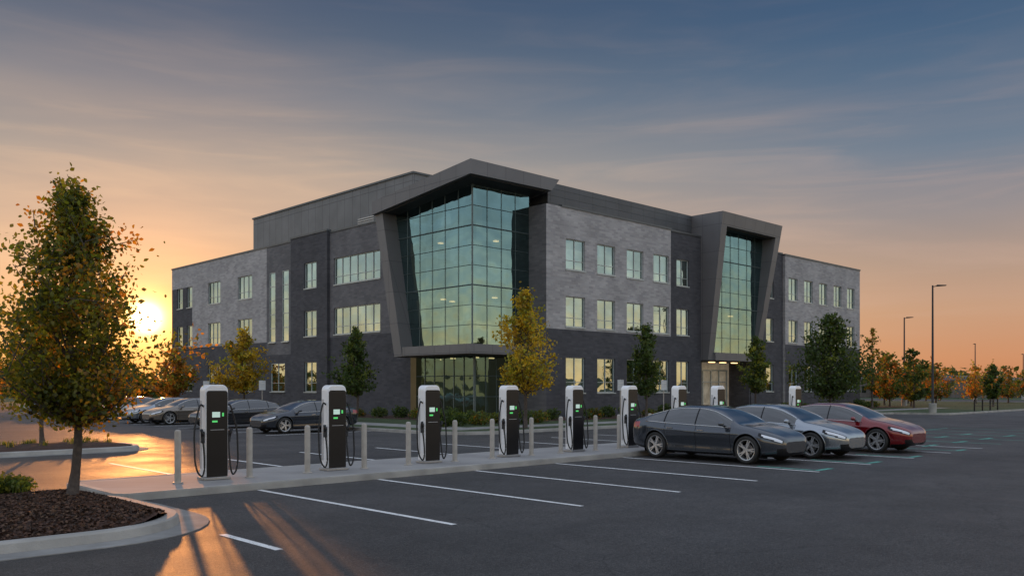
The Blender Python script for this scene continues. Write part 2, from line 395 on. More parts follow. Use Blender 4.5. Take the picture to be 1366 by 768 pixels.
# ------------------------------------------------------------------ ground
def struct(o, label=None):
    o["kind"] = "structure"; o["label"] = label or o.name; o["category"] = "ground"; return o
g = MB(); g.add([(-3000, -3000, -.03), (3000, -3000, -.03), (3000, 3000, -.03), (-3000, 3000, -.03)], [(0, 1, 2, 3)])
struct(g.build("ground", M['lawn']), "flat dry grass ground reaching the horizon")
g = MB(); g.add([(-60, -60, 0), (160, -60, 0), (160, 125, 0), (-60, 125, 0)], [(0, 1, 2, 3)])
struct(g.build("parking_lot", M['asphalt']), "dark worn asphalt parking lot surface")

def rrect(x0, x1, y0, y1, r, n=8):
    pts = []
    for cx_, cy_, a0 in ((x1 - r, y1 - r, 0), (x0 + r, y1 - r, 90), (x0 + r, y0 + r, 180), (x1 - r, y0 + r, 270)):
        for k in range(n + 1):
            a = math.radians(a0 + 90 * k / n); pts.append((cx_ + r * math.cos(a), cy_ + r * math.sin(a)))
    return pts
def inset(pts, d):
    n = len(pts); res = []
    for i in range(n):
        p0 = Vector(pts[i - 1]); p1 = Vector(pts[i]); p2 = Vector(pts[(i + 1) % n])
        e1 = (p1 - p0).normalized(); e2 = (p2 - p1).normalized()
        n1 = Vector((-e1.y, e1.x)); n2 = Vector((-e2.y, e2.x)); k = (n1 + n2)
        k = k / max(.3, (1 + n1.dot(n2)))
        res.append((p1.x + k.x * d, p1.y + k.y * d))
    return res
def planter(x0, x1, y0, y1, r, name, mound=.2, gutter=.45, kerbw=.22, chips=0):
    o = rrect(x0, x1, y0, y1, r)
    mb = MB()
    if gutter: mb.ring(o, inset(o, gutter), -.01, .012, 1)
    k0 = inset(o, gutter); k1 = inset(k0, .03); k2 = inset(k0, kerbw)
    n = len(o)
    vs = [(x, y, .0) for x, y in k0] + [(x, y, .13) for x, y in k1] + [(x, y, .155) for x, y in inset(k0, .06)] + [(x, y, .155) for x, y in k2] + [(x, y, .0) for x, y in k2]
    fs = []
    for L in range(4):
        for i in range(n):
            j = (i + 1) % n; fs.append((L * n + i, L * n + j, (L + 1) * n + j, (L + 1) * n + i))
    mb.add(vs, fs, 0)
    struct(mb.build("kerb", [M['concrete'], M['concrete_d']]), "pale concrete kerb with gutter around planting island")
    mm = MB(); vs = []
    nx, ny = int((x1 - x0) / .14), int((y1 - y0) / .14)
    gx0, gx1, gy0, gy1 = x0 + gutter + kerbw - .02, x1 - gutter - kerbw + .02, y0 + gutter + kerbw - .02, y1 - gutter - kerbw + .02
    rr = r - gutter - kerbw + .02
    for a in range(nx + 1):
        for c in range(ny + 1):
            x = gx0 + (gx1 - gx0) * a / nx; y = gy0 + (gy1 - gy0) * c / ny
            for sx, cxr in ((1, gx1 - rr), (-1, gx0 + rr)):
                for sy, cyr in ((1, gy1 - rr), (-1, gy0 + rr)):
                    dx, dy = (x - cxr) * sx, (y - cyr) * sy
                    if dx > 0 and dy > 0:
                        m_ = max(dx, dy); L_ = math.hypot(dx, dy); k = m_ / L_; x = cxr + sx * dx * k; y = cyr + sy * dy * k
            d = min(x - gx0, gx1 - x, y - gy0, gy1 - y)
            vs.append((x, y, .10 + mound * (1 - math.exp(-max(d, 0) / .55)) + (rng.random() - .5) * .03))
    fs = [(a * (ny + 1) + c, (a + 1) * (ny + 1) + c, (a + 1) * (ny + 1) + c + 1, a * (ny + 1) + c + 1) for a in range(nx) for c in range(ny)]
    mm.add(vs, fs)
    ob = struct(mm.build(name, M['mulch'], smooth=True), "dark brown bark mulch mound inside kerb")
    if chips:
        n = chips; C = np.stack([rng.uniform(max(gx0, -1.5) + .1, gx1 - .1, n), rng.uniform(gy0 + .1, gy1 - .1, n), np.zeros(n)], 1)
        cr_ = ((C[:, 0] - (gx1 - rr)) > 0) & (np.abs(C[:, 1] - (gy0 + gy1) / 2) > (gy1 - gy0) / 2 - rr) & (np.hypot(C[:, 0] - (gx1 - rr), np.abs(C[:, 1] - (gy0 + gy1) / 2) - ((gy1 - gy0) / 2 - rr)) > rr - .05)
        C = C[~cr_]
        d = np.minimum(np.minimum(C[:, 0] - gx0, gx1 - C[:, 0]), np.minimum(C[:, 1] - gy0, gy1 - C[:, 1]))
        C[:, 2] = .115 + mound * (1 - np.exp(-d / .55)) + rng.random(len(C)) * .012
        return C
    return ob
CH = planter(-9, 6.5, 12.35, 18.7, 2.3, "mulch_bed", mound=.24, chips=26000)
planter(-14, 12.2, 30.2, 34.2, 1.6, "mulch_bed", gutter=.3)

isl = MB()
o = rrect(6.0, 37.5, 17.1, 20.3, .35, 5)
oi = inset(o, .17)
isl.ring(o, inset(o, .03), 0, .13, 0)
isl.ring(inset(o, .03), oi, .13, .15, 0)
isl.prism(inset(o, .175), .0, .146, 1)
struct(isl.build("pavement", [M['concrete'], brick("island_slab", (.31, .30, .29), (.27, .26, .255), (.11, .11, .11), w=1.55, h=1.6, ms=.012, offset=0)]), "raised pale concrete charger island")

poly = [(25, 98), (25, 32.5), (25.3, 31), (26, 30.1), (27, 29.6), (28, 29.5), (70, 29.5), (71, 29), (71.5, 28), (71.6, 26), (72.3, 25.2), (73.5, 25), (132, 25), (132, 75), (95, 75), (95, 98)]
pi = inset(poly, .22)
mb = MB(); mb.ring(poly, inset(poly, .03), 0, .12, 0); mb.ring(inset(poly, .03), pi, .12, .145, 0)
struct(mb.build("kerb", M['concrete']), "concrete kerb edging the lawn")
mb = MB(); mb.prism(inset(poly, .225), 0, .13, 0); struct(mb.build("lawn", M['lawn']), "short lawn around the office building")
mb = MB(); mb.prism([(27.0, 95), (27.0, 31.6), (31, 31.6), (91, 31.6), (91, 33.4), (29.0, 33.4), (29.0, 95)], .1, .137, 0)
mb.box(62, 67.5, 29.6, 31.597, .1, .139); mb.box(62, 67.5, 33.403, 41.5, .1, .139)
struct(mb.build("sidewalk", M['concrete_d']), "concrete sidewalk along the building")
mb = MB(); mb.prism([(33.4, 92), (33.4, 36.2), (61.5, 36.2), (61.5, 39.9), (37.2, 39.9), (37.2, 92)], .1, .16, 0); mb.prism([(68, 36.2), (91, 36.2), (91, 39.9), (68, 39.9)], .1, .16, 0)
struct(mb.build("planting_bed", M['mulch']), "mulch planting bed at building foot")

mb = MB()
def line(x0, x1, y0, y1, mi=0, zz=.005):
    mb.add([(x0, y0, zz), (x1, y0, zz), (x1, y1, zz), (x0, y1, zz)], [(0, 1, 2, 3)], mi)
for i in range(10):
    X = 5.85 + i * 3.085
    line(X - .06, X + .06, 10.6, 17.05 if i else 12.3, 0)
for i in range(9):
    X = 8.95 + i * 3.085; line(X - .06, X + .06, 20.4, 26)
for i in range(10, 15):
    X = 5.85 + i * 3.085; line(X - .07, X + .07, 10.9, 17.0, 1)
for x_ in (21.45, 24.55, 27.6, 31.6): line(x_ + .12, x_ + 1.0, 10.75, 10.93, 1); line(x_ + .12, x_ + .26, 10.94, 12.6, 1)
for k in range(4): line(33.2 + k * 3.1, 34.6 + k * 3.1, 12.4, 12.6, 1); line(33.2 + k * 3.1, 34.6 + k * 3.1, 14.2, 14.4, 1)
line(36.8, 49, 17.1, 17.22, 1)
for k in range(16):
    Y = 36.0 + k * 3.2; line(19.2, 24.9, Y - .06, Y + .06)
for k in range(14):
    X = 76 + k * 3.2; line(X - .06, X + .06, 18.5, 24.5)
struct(mb.build("road_marking", [M['paint'], M['paint_teal']]), "worn painted parking stall lines")

# ------------------------------------------------------------------ building
B0 = (41, 44, 0)
bld = empty("office_building", B0, "three-storey grey brick office building with slanted glass corner", "building")
def bpart(mb, name, mats, smooth=False, bevel=0, parent=None, label=None):
    o = mb.build(name, mats, parent or bld, B0, smooth, bevel)
    if label: o["label"] = label
    return o
ZT = 14.5
def wallgrid(mb, axis, c, u0, u1, z0, z1, holes, zone, depth=.28, cuts=()):
    us = sorted({u0, u1, *[h[0] for h in holes], *[h[1] for h in holes]}); zs = sorted({z0, z1, *[h[2] for h in holes], *[h[3] for h in holes], *[q for q in cuts if z0 < q < z1]})
    P = (lambda u, zz, d=0: (u, c + d, zz)) if axis == 'X' else (lambda u, zz, d=0: (c + d, u, zz))
    for i in range(len(us) - 1):
        for j in range(len(zs) - 1):
            a, b_, p, q = us[i], us[i + 1], zs[j], zs[j + 1]; uc, zc_ = (a + b_) / 2, (p + q) / 2
            if any(h[0] < uc < h[1] and h[2] < zc_ < h[3] for h in holes): continue
            mb.add([P(a, p), P(b_, p), P(b_, q), P(a, q)], [(0, 1, 2, 3)], zone(uc, zc_))
    for a, b_, p, q in holes:
        mi = zone((a + b_) / 2, (p + q) / 2)
        for e in (((a, p), (b_, p)), ((b_, p), (b_, q)), ((b_, q), (a, q)), ((a, q), (a, p))):
            (ua, za), (ub, zb_) = e
            mb.add([P(ua, za), P(ub, zb_), P(ub, zb_, depth), P(ua, za, depth)], [(0, 1, 2, 3)], mi)
wmb = MB(); WM = [M['brick_light'], M['brick_mid'], M['brick_dark']]
LV = [(1.8, 4.25), (6.35, 8.45), (10.3, 12.4)]
wins = []
def H(u0, u1, lv): return [(u0, u1, *LV[k]) for k in lv]
hs = []
for cxx in (44.84, 48.15, 51.5, 54.75): hs += H(cxx - 1, cxx + 1, (0, 1, 2))
wallgrid(wmb, 'X', 40.15, 41.9, 56.0, 0, ZT, hs, lambda u, zz: 0 if zz > 6.15 else 2, cuts=(6.15,)); wins += [('X', 40.15, h) for h in hs]
hs = H(57.25, 58.95, (0, 1, 2))
wallgrid(wmb, 'X', 40.5, 56.0, 60.65, 0, ZT, hs, lambda u, zz: 2); wins += [('X', 40.5, h) for h in hs]
wmb.add([(56, 40.15, 0), (56, 40.5, 0), (56, 40.5, ZT), (56, 40.15, ZT)], [(0, 1, 2, 3)], 0)
hs = H(70.9, 72.2, (0, 1, 2))
wallgrid(wmb, 'X', 40.4, 68.3, 73.9, 0, ZT, hs, lambda u, zz: 2); wins += [('X', 40.4, h) for h in hs]
hs = []
for cxx in (75.4, 78.4, 81.4, 84.5, 87.5): hs += H(cxx - .85, cxx + .85, (0, 1, 2))
wallgrid(wmb, 'X', 40.15, 73.9, 89.6, 0, ZT - .1, hs, lambda u, zz: 0 if zz > 6.15 else 2, cuts=(6.15,)); wins += [('X', 40.15, h) for h in hs]
wmb.add([(73.9, 40.15, 0), (73.9, 40.4, 0), (73.9, 40.4, ZT), (73.9, 40.15, ZT)], [(0, 1, 2, 3)], 0)
wmb.add([(41.9, 40.15, 0), (41.9, 44, 0), (41.9, 44, ZT), (41.9, 40.15, ZT)], [(0, 1, 2, 3)], 1)  # light brick in shade, its darkness given by a darker brick colour
hs = [(53.0, 59.3, *LV[1]), (53.0, 59.3, *LV[2])]
wallgrid(wmb, 'Y', 37.5, 49.3, 59.9, 0, ZT, hs, lambda u, zz: 1 if zz > 6.15 else 2, cuts=(6.15,)); wins += [('Y', 37.5, h) for h in hs]
hs = H(61.5, 63.4, (0, 1, 2))
wallgrid(wmb, 'Y', 37.25, 59.9, 65.6, 0, ZT + .15, hs, lambda u, zz: 2); wins += [('Y', 37.25, h) for h in hs]
hs = [(66.35, 67.45, 6.1, 12.2), (68.65, 69.7, 6.1, 12.2), (67.0, 69.4, *LV[0])]
wallgrid(wmb, 'Y', 37.5, 65.6, 70.2, 0, ZT, hs, lambda u, zz: 1 if zz > 5 else 2, depth=.2, cuts=(5,)); wins += [('Y', 37.42, h) for h in hs]
hs = H(72.9, 75.7, (0, 1, 2)) + H(79.3, 82.0, (0, 1, 2)) + H(85.6, 86.9, (0, 1, 2)) + H(87.9, 89.3, (0, 1, 2))
wallgrid(wmb, 'Y', 37.5, 70.2, 90.6, 0, ZT, hs, lambda u, zz: (2 if (84.8 < u) and zz < 12.41 else 0) if zz > 6.15 else 2, cuts=(6.15,)); wins += [('Y', 37.5, h) for h in hs]
for Y in (59.9, 65.6):
    wmb.add([(37.25, Y, 0), (37.5, Y, 0), (37.5, Y, ZT + .15), (37.25, Y, ZT + .15)], [(0, 1, 2, 3)], 2)
wmb.add([(89.6, 40.15, 0), (89.6, 62, 0), (89.6, 62, ZT - .1), (89.6, 40.15, ZT - .1)], [(0, 1, 2, 3)], 0)
wmb.add([(60, 62, 0), (89.6, 62, 0), (89.6, 62, ZT - .1), (60, 62, ZT - .1)], [(0, 1, 2, 3)], 0)
wmb.add([(60, 62, 0), (60, 90.6, 0), (60, 90.6, ZT), (60, 62, ZT)], [(0, 1, 2, 3)], 0)
wmb.add([(37.5, 90.6, 0), (60, 90.6, 0), (60, 90.6, ZT), (37.5, 90.6, ZT)], [(0, 1, 2, 3)], 0)
bpart(wmb, "wall", WM, label="light grey upper brick over dark brick base")

def capx(x0, x1, y, zt):
    cp = MB(); cp.box(x0, x1, y - .06, y + .35, zt, zt + .14); bpart(cp, "coping", M['coping'])
def capy(y0, y1, x, zt):
    cp = MB(); cp.box(x - .06, x + .35, y0, y1, zt, zt + .14); bpart(cp, "coping", M['coping'])
capx(43.4, 56.06, 40.15, ZT); capx(56.065, 60.6, 40.5, ZT); capx(70.3, 73.84, 40.4, ZT); capx(73.845, 89.66, 40.15, ZT - .1)
capy(50.95, 59.84, 37.5, ZT); capy(59.845, 65.66, 37.25, ZT + .15); capy(65.665, 90.66, 37.5, ZT)
rf = MB(); rf.prism([(37.9, 49.6), (42.2, 49.6), (42.2, 40.6), (89.3, 40.6), (89.3, 61.7), (59.7, 61.7), (59.7, 90.3), (37.9, 90.3)], 13.6, 13.9)
bpart(rf, "roof", M['coping'])
pr = MB(); pr.box(43.35, 61.2, 41.4, 54.1, 13.9, 16.4); bpart(pr, "upper_parapet", M['panel_dark'])
pr = MB(); pr.box(41.5, 59, 54.2, 80.4, 13.9, 18.95); bpart(pr, "penthouse", M['panel_grey'])
pr = MB(); pr.box(41.4, 59.1, 54.1, 80.5, 18.95, 19.1); bpart(pr, "penthouse_coping", M['coping'])
ru = MB(); ru.box(38.6, 40.4, 55.2, 57.6, 14.0, 15.6, 0)
for k in range(7): ru.box(38.54, 38.6, 55.3, 57.5, 14.3 + k * .17, 14.38 + k * .17, 1)
bpart(ru, "rooftop_unit", [M['panel_grey'], M['steel']])

for n_, (axis, c, (u0, u1, z0, z1)) in enumerate(wins):
    P = (lambda u, d, zz: (u, c + d, zz)) if axis == 'X' else (lambda u, d, zz: (c + d, u, zz))
    fr = MB(); t = .06
    def fb(ua, ub, za, zb_, d0=.10, d1=.20):
        a = P(ua, d0, za); b_ = P(ub, d1, zb_); fr.box(min(a[0], b_[0]), max(a[0], b_[0]), min(a[1], b_[1]), max(a[1], b_[1]), za, zb_)
    fb(u0, u0 + t, z0, z1); fb(u1 - t, u1, z0, z1); fb(u0 + t, u1 - t, z0, z0 + t); fb(u0 + t, u1 - t, z1 - t, z1)
    wd = u1 - u0; nc = max(1, round(wd / 1.05)) if wd > 1.25 else 1
    for k in range(1, nc): fb(u0 + wd * k / nc - .025, u0 + wd * k / nc + .025, z0 + t, z1 - t, .11, .19)
    if z1 - z0 > 3:
        for q in (.2, .4, .6, .8):
            zz = z0 + q * (z1 - z0); fb(u0 + t, u1 - t, zz - .03, zz + .03, .115, .185)
    else:
        zz = z0 + .3 * (z1 - z0); fb(u0 + t, u1 - t, zz - .02, zz + .02, .115, .185)
    fb(u0 - .05, u1 + .05, z0 - .08, z0 - .002, -.05, .2)
    wo = bpart(fr, "window", M['wframe'])
    gl = MB(); gl.add([P(u0, .16, z0), P(u1, .16, z0), P(u1, .16, z1), P(u0, .16, z1)], [(0, 1, 2, 3)])
    gl.build("glass_pane", M['wglass'], wo, B0)
    bl = MB(); drop = random.choice([.25, .45, .6, 1.0, .35])
    bl.add([P(u0, .30, z0), P(u1, .30, z0), P(u1, .30, z1), P(u0, .30, z1)], [(0, 1, 2, 3)], 1)
    bl.add([P(u0, .25, z1 - drop * (z1 - z0)), P(u1, .25, z1 - drop * (z1 - z0)), P(u1, .25, z1), P(u0, .25, z1)], [(0, 1, 2, 3)], 0)
    bl.build("blind", [M['blind'], M['interior']], wo, B0)

ED = lambda zz: 48.4 + (zz - 4.9) * .186
def curtain(name, axis, c, ul, ur, z0, z1, stepu, stepz, label=None, th=.016, mat='glass'):
    P = (lambda u, d, zz: (u, c + d, zz)) if axis == 'X' else (lambda u, d, zz: (c + d, u, zz))
    gb = MB()
    a0, a1 = ul(z0), ur(z0); b0, b1 = ul(z1(ul(z0))), ur(z1(ur(z0)))
    gb.add([P(a0, 0, z0), P(a1, 0, z0), P(b1, 0, z1(b1)), P(b0, 0, z1(b0))], [(0, 1, 2, 3)])
    go = bpart(gb, name, M[mat], label=label)
    mbm = MB()
    def bar(p, q, r=th): mbm.tube([Vector(p), Vector(q)], r, 4)
    uu = a0
    while uu < max(a1, b1) - .1:
        zs_ = [z0 + i * .05 for i in range(int((20 - z0) / .05))]
        val = [q for q in zs_ if q <= z1(uu) and ul(q) - 1e-6 <= uu <= ur(q) + 1e-6]
        if val: bar(P(uu, -.03, val[0]), P(uu, -.03, val[-1]), th * (2.4 if uu == a0 else 1))
        uu += stepu
    zz = z0; kz = 0
    while zz < z1(a0) - .2:
        uu_ = [ul(zz) + i * .05 for i in range(int((ur(zz) - ul(zz)) / .05))]
        val = [q for q in uu_ if z1(q) >= zz]
        if val: bar(P(val[0], -.035, zz), P(val[-1], -.035, zz), th * (2.6 if kz % 3 == 0 else 1))
        zz += stepz; kz += 1
    mbm.build("mullion", M['mullion'], go, B0)
    return go
GX, GY = 36.75, 41.8
curtain("curtain_wall", 'Y', GX, lambda q: GY, ED, 4.95, lambda u: 15.7 - (u - 42.3) * .1, 1.36, 1.28, "teal glass facing the drive")
curtain("curtain_wall", 'X', GY, lambda q: GX, lambda q: 41.9, 4.95, lambda u: 15.6, 1.28, 1.28)
curtain("storefront_glass", 'Y', 38.0, lambda q: 43.0, lambda q: 49.3, .15, lambda u: 4.35, 1.05, 1.4, th=.03, mat='sglass')
curtain("storefront_glass", 'X', 43.0, lambda q: 38.0, lambda q: 41.9, .15, lambda u: 4.35, .98, 1.4, th=.03, mat='sglass')
curtain("curtain_wall", 'X', 39.75, lambda q: 61.3, lambda q: 67.6 + (q - 5.1) * .18, 5.0, lambda u: 15.4, 1.3, 1.28)

cn_ = MB()
cn_.hexa([(35.3, 40.3, 15.42), (42.6, 40.3, 15.5), (43.3, 50.9, 14.4), (35.3, 50.9, 14.35), (35.3, 40.3, 16.34), (43.34, 40.3, 16.34), (43.34, 50.9, 15.28), (35.3, 50.9, 15.28)])
bpart(cn_, "canopy", M['frame_metal'], label="grey metal roof canopy rising to a sharp corner")
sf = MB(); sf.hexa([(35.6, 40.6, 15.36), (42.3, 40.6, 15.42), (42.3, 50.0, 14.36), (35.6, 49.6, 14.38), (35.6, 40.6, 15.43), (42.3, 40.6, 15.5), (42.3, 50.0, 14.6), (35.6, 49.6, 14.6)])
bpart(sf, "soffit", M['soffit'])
lg = MB()
lg.hexa([(35.75, 47.95, 4.3), (37.6, 47.95, 4.3), (37.6, 48.85, 4.3), (35.75, 48.85, 4.3), (35.55, 50.0, 14.42), (37.6, 50.0, 14.42), (37.6, 50.88, 14.36), (35.55, 50.88, 14.36)])
bpart(lg, "slanted_frame", M['frame_metal'])
bs_ = MB(); bs_.prism([(35.75, 40.9), (41.88, 40.9), (41.88, 42.9), (38.2, 42.9), (38.2, 47.94), (35.75, 47.94)], 4.32, 4.93)
bpart(bs_, "frame_ledge", M['frame_metal'])
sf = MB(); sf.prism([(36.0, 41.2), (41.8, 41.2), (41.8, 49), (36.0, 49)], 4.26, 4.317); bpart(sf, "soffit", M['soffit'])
f2 = MB()
f2.hexa([(60.65, 39.8, 4.4), (61.45, 39.8, 4.4), (61.45, 42.5, 4.4), (60.65, 42.5, 4.4), (60.65, 38.53, 15.28), (61.45, 38.53, 15.28), (61.45, 44.3, 15.28), (60.65, 44.3, 15.28)])
f2.hexa([(60.65, 38.53, 15.282), (70.05, 38.53, 15.282), (70.05, 44.3, 15.282), (60.65, 44.3, 15.282), (60.65, 38.4, 16.4), (70.2, 38.4, 16.4), (70.2, 44.3, 16.4), (60.65, 44.3, 16.4)])
f2.hexa([(67.5, 39.6, 4.4), (68.3, 39.6, 4.4), (68.3, 42.5, 4.4), (67.5, 42.5, 4.4), (69.25, 38.53, 15.28), (70.05, 38.53, 15.28), (70.05, 44.3, 15.28), (69.25, 44.3, 15.28)])
f2.box(61.452, 67.498, 39.6, 42.5, 4.4, 5.05)
bpart(f2, "slanted_frame", M['frame_metal'])
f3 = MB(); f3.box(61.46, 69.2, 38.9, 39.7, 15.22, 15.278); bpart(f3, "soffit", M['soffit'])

it = MB()
for z0_, z1_ in ((8.35, 8.75), (4.95, 5.05), (12.3, 12.6)): it.box(37.05, 43.98, 42.1, 48.9, z0_, z1_, 1)
it.box(44.0, 44.2, 43.5, 54, .2, 15.3, 0); it.box(38.3, 43.98, 51.5, 51.7, .2, 14.3, 0)
it.box(61.5, 69, 43.5, 43.7, .1, 15.2, 0); it.box(61.5, 69, 40.6, 43.45, 8.4, 8.7, 1); it.box(61.5, 69, 40.6, 43.45, 12.3, 12.6, 1)
for (xx, yy) in ((40.2, 45.2), (40.2, 48.6)): it.box(xx - .25, xx + .25, yy - .25, yy + .25, .17, 15.3, 0)
it.box(38.05, 43.9, 43.05, 51.4, .1, .165, 1)
bpart(it, "interior", [M['interior'], M['concrete_d']])
for zz, ps in ((4.25, ((39.3, 44.3), (39.5, 47), (41, 44.6), (40.6, 49.5))), (8.30, ((38.2, 46.5), (40, 43.2), (39.6, 47.2))), (12.25, ((38.3, 46.9), (40.5, 43.6)))):
    for xx, yy in ps:
        lp = MB(); lp.box(xx - .16, xx + .16, yy - .12, yy + .12, zz - .07, zz); bpart(lp, "ceiling_lamp", M['lamp'])
for xx in (62.8, 64.5, 66.3):
    lp = MB(); lp.box(xx - .3, xx + .3, 40.7, 41.0, 4.26, 4.31); bpart(lp, "ceiling_lamp", M['lamp'])
for xx in (63.4, 66.0):
    lp = MB(); lp.box(xx - .2, xx + .2, 40.9, 41.2, 8.32, 8.38); bpart(lp, "ceiling_lamp", M['lamp'])
en = MB(); en.box(60.65, 68.3, 42.55, 42.7, .13, 4.38, 0); en.box(60.65, 60.85, 40.55, 42.5, .13, 4.38, 1); en.box(68.1, 68.3, 40.45, 42.5, .13, 4.38, 1); en.box(60.9, 68.05, 40.2, 42.5, 4.33, 4.395, 2)
bpart(en, "entrance_lobby", [pmat("lobby_wall_glow", (.4, .38, .32), .8, var=.5, scale=1.5, emis=(1, .8, .55), es=.10), M['brick_dark'], M['soffit']])  # wall emission imitates the lit lobby; the wall is no lamp
dr = MB()
for k in range(6):
    xx = 61.2 + k * 1.25; dr.box(xx - .06, xx + .06, 42.3, 42.4, .14, 3.6)
dr.box(61.15, 67.5, 42.3, 42.4, 3.6, 3.72); dr.box(61.15, 67.5, 42.31, 42.39, 2.6, 2.68)
bpart(dr, "entrance_door", M['wframe'])

# ------------------------------------------------------------------ trees
def leafmesh(C, size, ids, mats, name, parent=None, loc=None, flat=0.):
    n = len(C)
    a = rng.normal(size=(n, 3)); a[:, 2] *= (1 - flat); a /= np.linalg.norm(a, axis=1)[:, None]
    b_ = rng.normal(size=(n, 3)); b_[:, 2] *= (1 - flat); b_ -= (a * b_).sum(1)[:, None] * a; b_ /= np.linalg.norm(b_, axis=1)[:, None]
    nn = np.cross(a, b_)
    s = size * rng.uniform(.6, 1.3, n)[:, None]
    v = np.empty((n, 6, 3))
    v[:, 0] = C - a * s * .55; v[:, 1] = C - a * s * .1 + b_ * s * .36 + nn * s * .1; v[:, 2] = C + a * s * .3 + b_ * s * .25 + nn * s * .05
    v[:, 3] = C + a * s * .62 - nn * s * .05; v[:, 4] = C + a * s * .3 - b_ * s * .25 + nn * s * .05; v[:, 5] = C - a * s * .1 - b_ * s * .36 + nn * s * .1
    me = bpy.data.meshes.new(name)
    me.vertices.add(n * 6); me.vertices.foreach_set("co", v.reshape(-1))
    me.loops.add(n * 6); me.loops.foreach_set("vertex_index", np.arange(n * 6))
    me.polygons.add(n); me.polygons.foreach_set("loop_start", np.arange(n) * 6); me.polygons.foreach_set("loop_total", np.full(n, 6))
    me.polygons.foreach_set("material_index", ids.astype(np.int32))
    for m_ in mats: me.materials.append(m_)
    me.update(calc_edges=True); me.validate()
    o = bpy.data.objects.new(name, me); col.objects.link(o)
    if parent: o.parent = parent
    if loc is not None: o.location = loc
    return o
chip_m = [pmat("bark_chip_a", (.095, .046, .028), .9), pmat("bark_chip_b", (.05, .026, .017), .9), pmat("bark_chip_c", (.13, .075, .045), .9), pmat("bark_chip_d", (.03, .017, .012), .9)]
ch = leafmesh(CH, .058, rng.choice(4, len(CH), p=(.35, .33, .14, .18)), chip_m, "bark_chips", flat=.6); tag(ch, "loose red-brown bark chips on the mulch mound", "mulch", kind="stuff")

def tree(loc, height, width, z0, nclust, nleaf, lsize, mats, label, group=None, name="deciduous_tree", weights=(.35, .3, .2, .15), trunk_r=.09, sig=.2, peak=.33, cat="tree", pw=1.15, sun_side=0, tw_=.2, scol=2, irr=(.4, 1.12), dens=.5):
    root = empty(name, loc, label, cat, group)
    R = width / 2; tb = MB()
    bend = rng.normal(size=2) * .05
    tz = np.linspace(0, height * .95, 12)
    tp = [(bend[0] * math.sin(q * 1.3), bend[1] * math.sin(q * 1.1), q) for q in tz]
    tb.tube(tp, [max(.012, trunk_r * (1.3 if i == 0 else 1) * (1 - .88 * q / (height * .95))) for i, q in enumerate(tz)], 8)
    Cs = []; ids = []
    for k in range(nclust):
        t = (k + rng.random()) / nclust
        e = (t / peak) ** .5 if t < peak else (1 - ((t - peak) / (1 - peak)) ** pw) ** .85
        e = max(.07, e)
        a = k * 2.4 + rng.normal() * .5
        rr = R * e * rng.uniform(*irr)
        zz = z0 + (height - z0) * t
        tip = np.array([rr * math.cos(a), rr * math.sin(a), zz])
        zb_ = max(z0 * .85, zz - rr * 1.0 - .2)
        p0 = np.array([bend[0] * math.sin(zb_ * 1.3), bend[1] * math.sin(zb_ * 1.1), zb_])
        midp = p0 * .45 + tip * .55 + np.array([0, 0, -.08 * rr])
        pts = [p0, (p0 + midp) / 2 + rng.normal(size=3) * .02, midp, tip]
        r0 = trunk_r * .38 * (1 - t * .6)
        tb.tube([tuple(p) for p in pts], [r0, r0 * .75, r0 * .5, .006], 5)
        m_ = nleaf // nclust
        nt_ = 6
        sizef = .55 + .45 * e
        lf = rng.uniform(1 - dens, 1 + dens)
        for q in range(nt_):
            f = rng.uniform(.3, 1.05); base_ = p0 * (1 - f) + tip * f
            d = rng.normal(size=3) * R * tw_ * sizef; d[2] = abs(d[2]) * .9
            tw = base_ + d
            tb.tube([tuple(base_), tuple(tw)], [.012 * trunk_r / .09, .004], 4)
            mm_ = int(m_ / nt_ * rng.uniform(.5, 1.5) * (.5 + .6 * e) * lf)
            ff = rng.random(mm_) ** .7
            c = base_[None] * (1 - ff[:, None]) + tw[None] * ff[:, None] + rng.normal(size=(mm_, 3)) * sig * R * .45 * sizef
            Cs.append(c)
            pp = np.array(weights, float)
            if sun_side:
                pp[scol] += max(0, (c[:, 0].mean() * .72 - c[:, 1].mean() * .3) if mm_ else 0) * .4; pp /= pp.sum()  # more amber leaves where the sun shows through: glow painted as leaf colour
            dom = rng.choice(4, p=pp)
            idd = np.where(rng.random(mm_) < .86, dom, rng.choice(4, mm_, p=pp)); ids.append(idd)
    tb.build("trunk", M['bark'], root, smooth=True)
    leafmesh(np.concatenate(Cs), lsize, np.concatenate(ids), mats, "crown", root)
    return root

tree((4.98, 16.3, .27), 5.35, 4.1, 1.45, 72, 25000, .078, L_front, "young tree with green and amber leaves in mulch island", weights=(.42, .34, .08, .16), trunk_r=.085, sig=.19, sun_side=1, peak=.26, pw=.9, irr=(.3, 1.18), tw_=.17, dens=.5)
tree((9.0, 32.6, .2), 5.0, 3.2, 1.8, 30, 4500, .14, L_front, "small green tree on kerbed mulch island", trunk_r=.08)
tree((30.7, 30.9, .13), 6.8, 4.7, 2.0, 40, 6600, .145, L_yellow, "bright yellow autumn tree on lawn beside parking lot", trunk_r=.11, sig=.18, weights=(.33, .2, .35, .12), irr=(.3, 1.15), tw_=.16, dens=.6)
tree((29.3, 43.9, .13), 5.5, 3.0, 1.7, 30, 4600, .16, L_green, "small dark green tree beside office building", trunk_r=.09)
tree((30.6, 60.9, .13), 6.2, 4.6, 1.8, 30, 4300, .2, L_yellow, "yellow autumn tree beside dark brick wing", trunk_r=.1, irr=(.3, 1.2))
tree((33.0, 79, .13), 5.5, 4.6, 1.4, 26, 3200, .24, L_orange, "orange autumn tree at end of brick wing", trunk_r=.1)
tree((44.6, 33.9, .13), 6.0, 2.9, 1.7, 30, 4600, .16, L_green, "narrow dark green tree before dark brick base", trunk_r=.09)
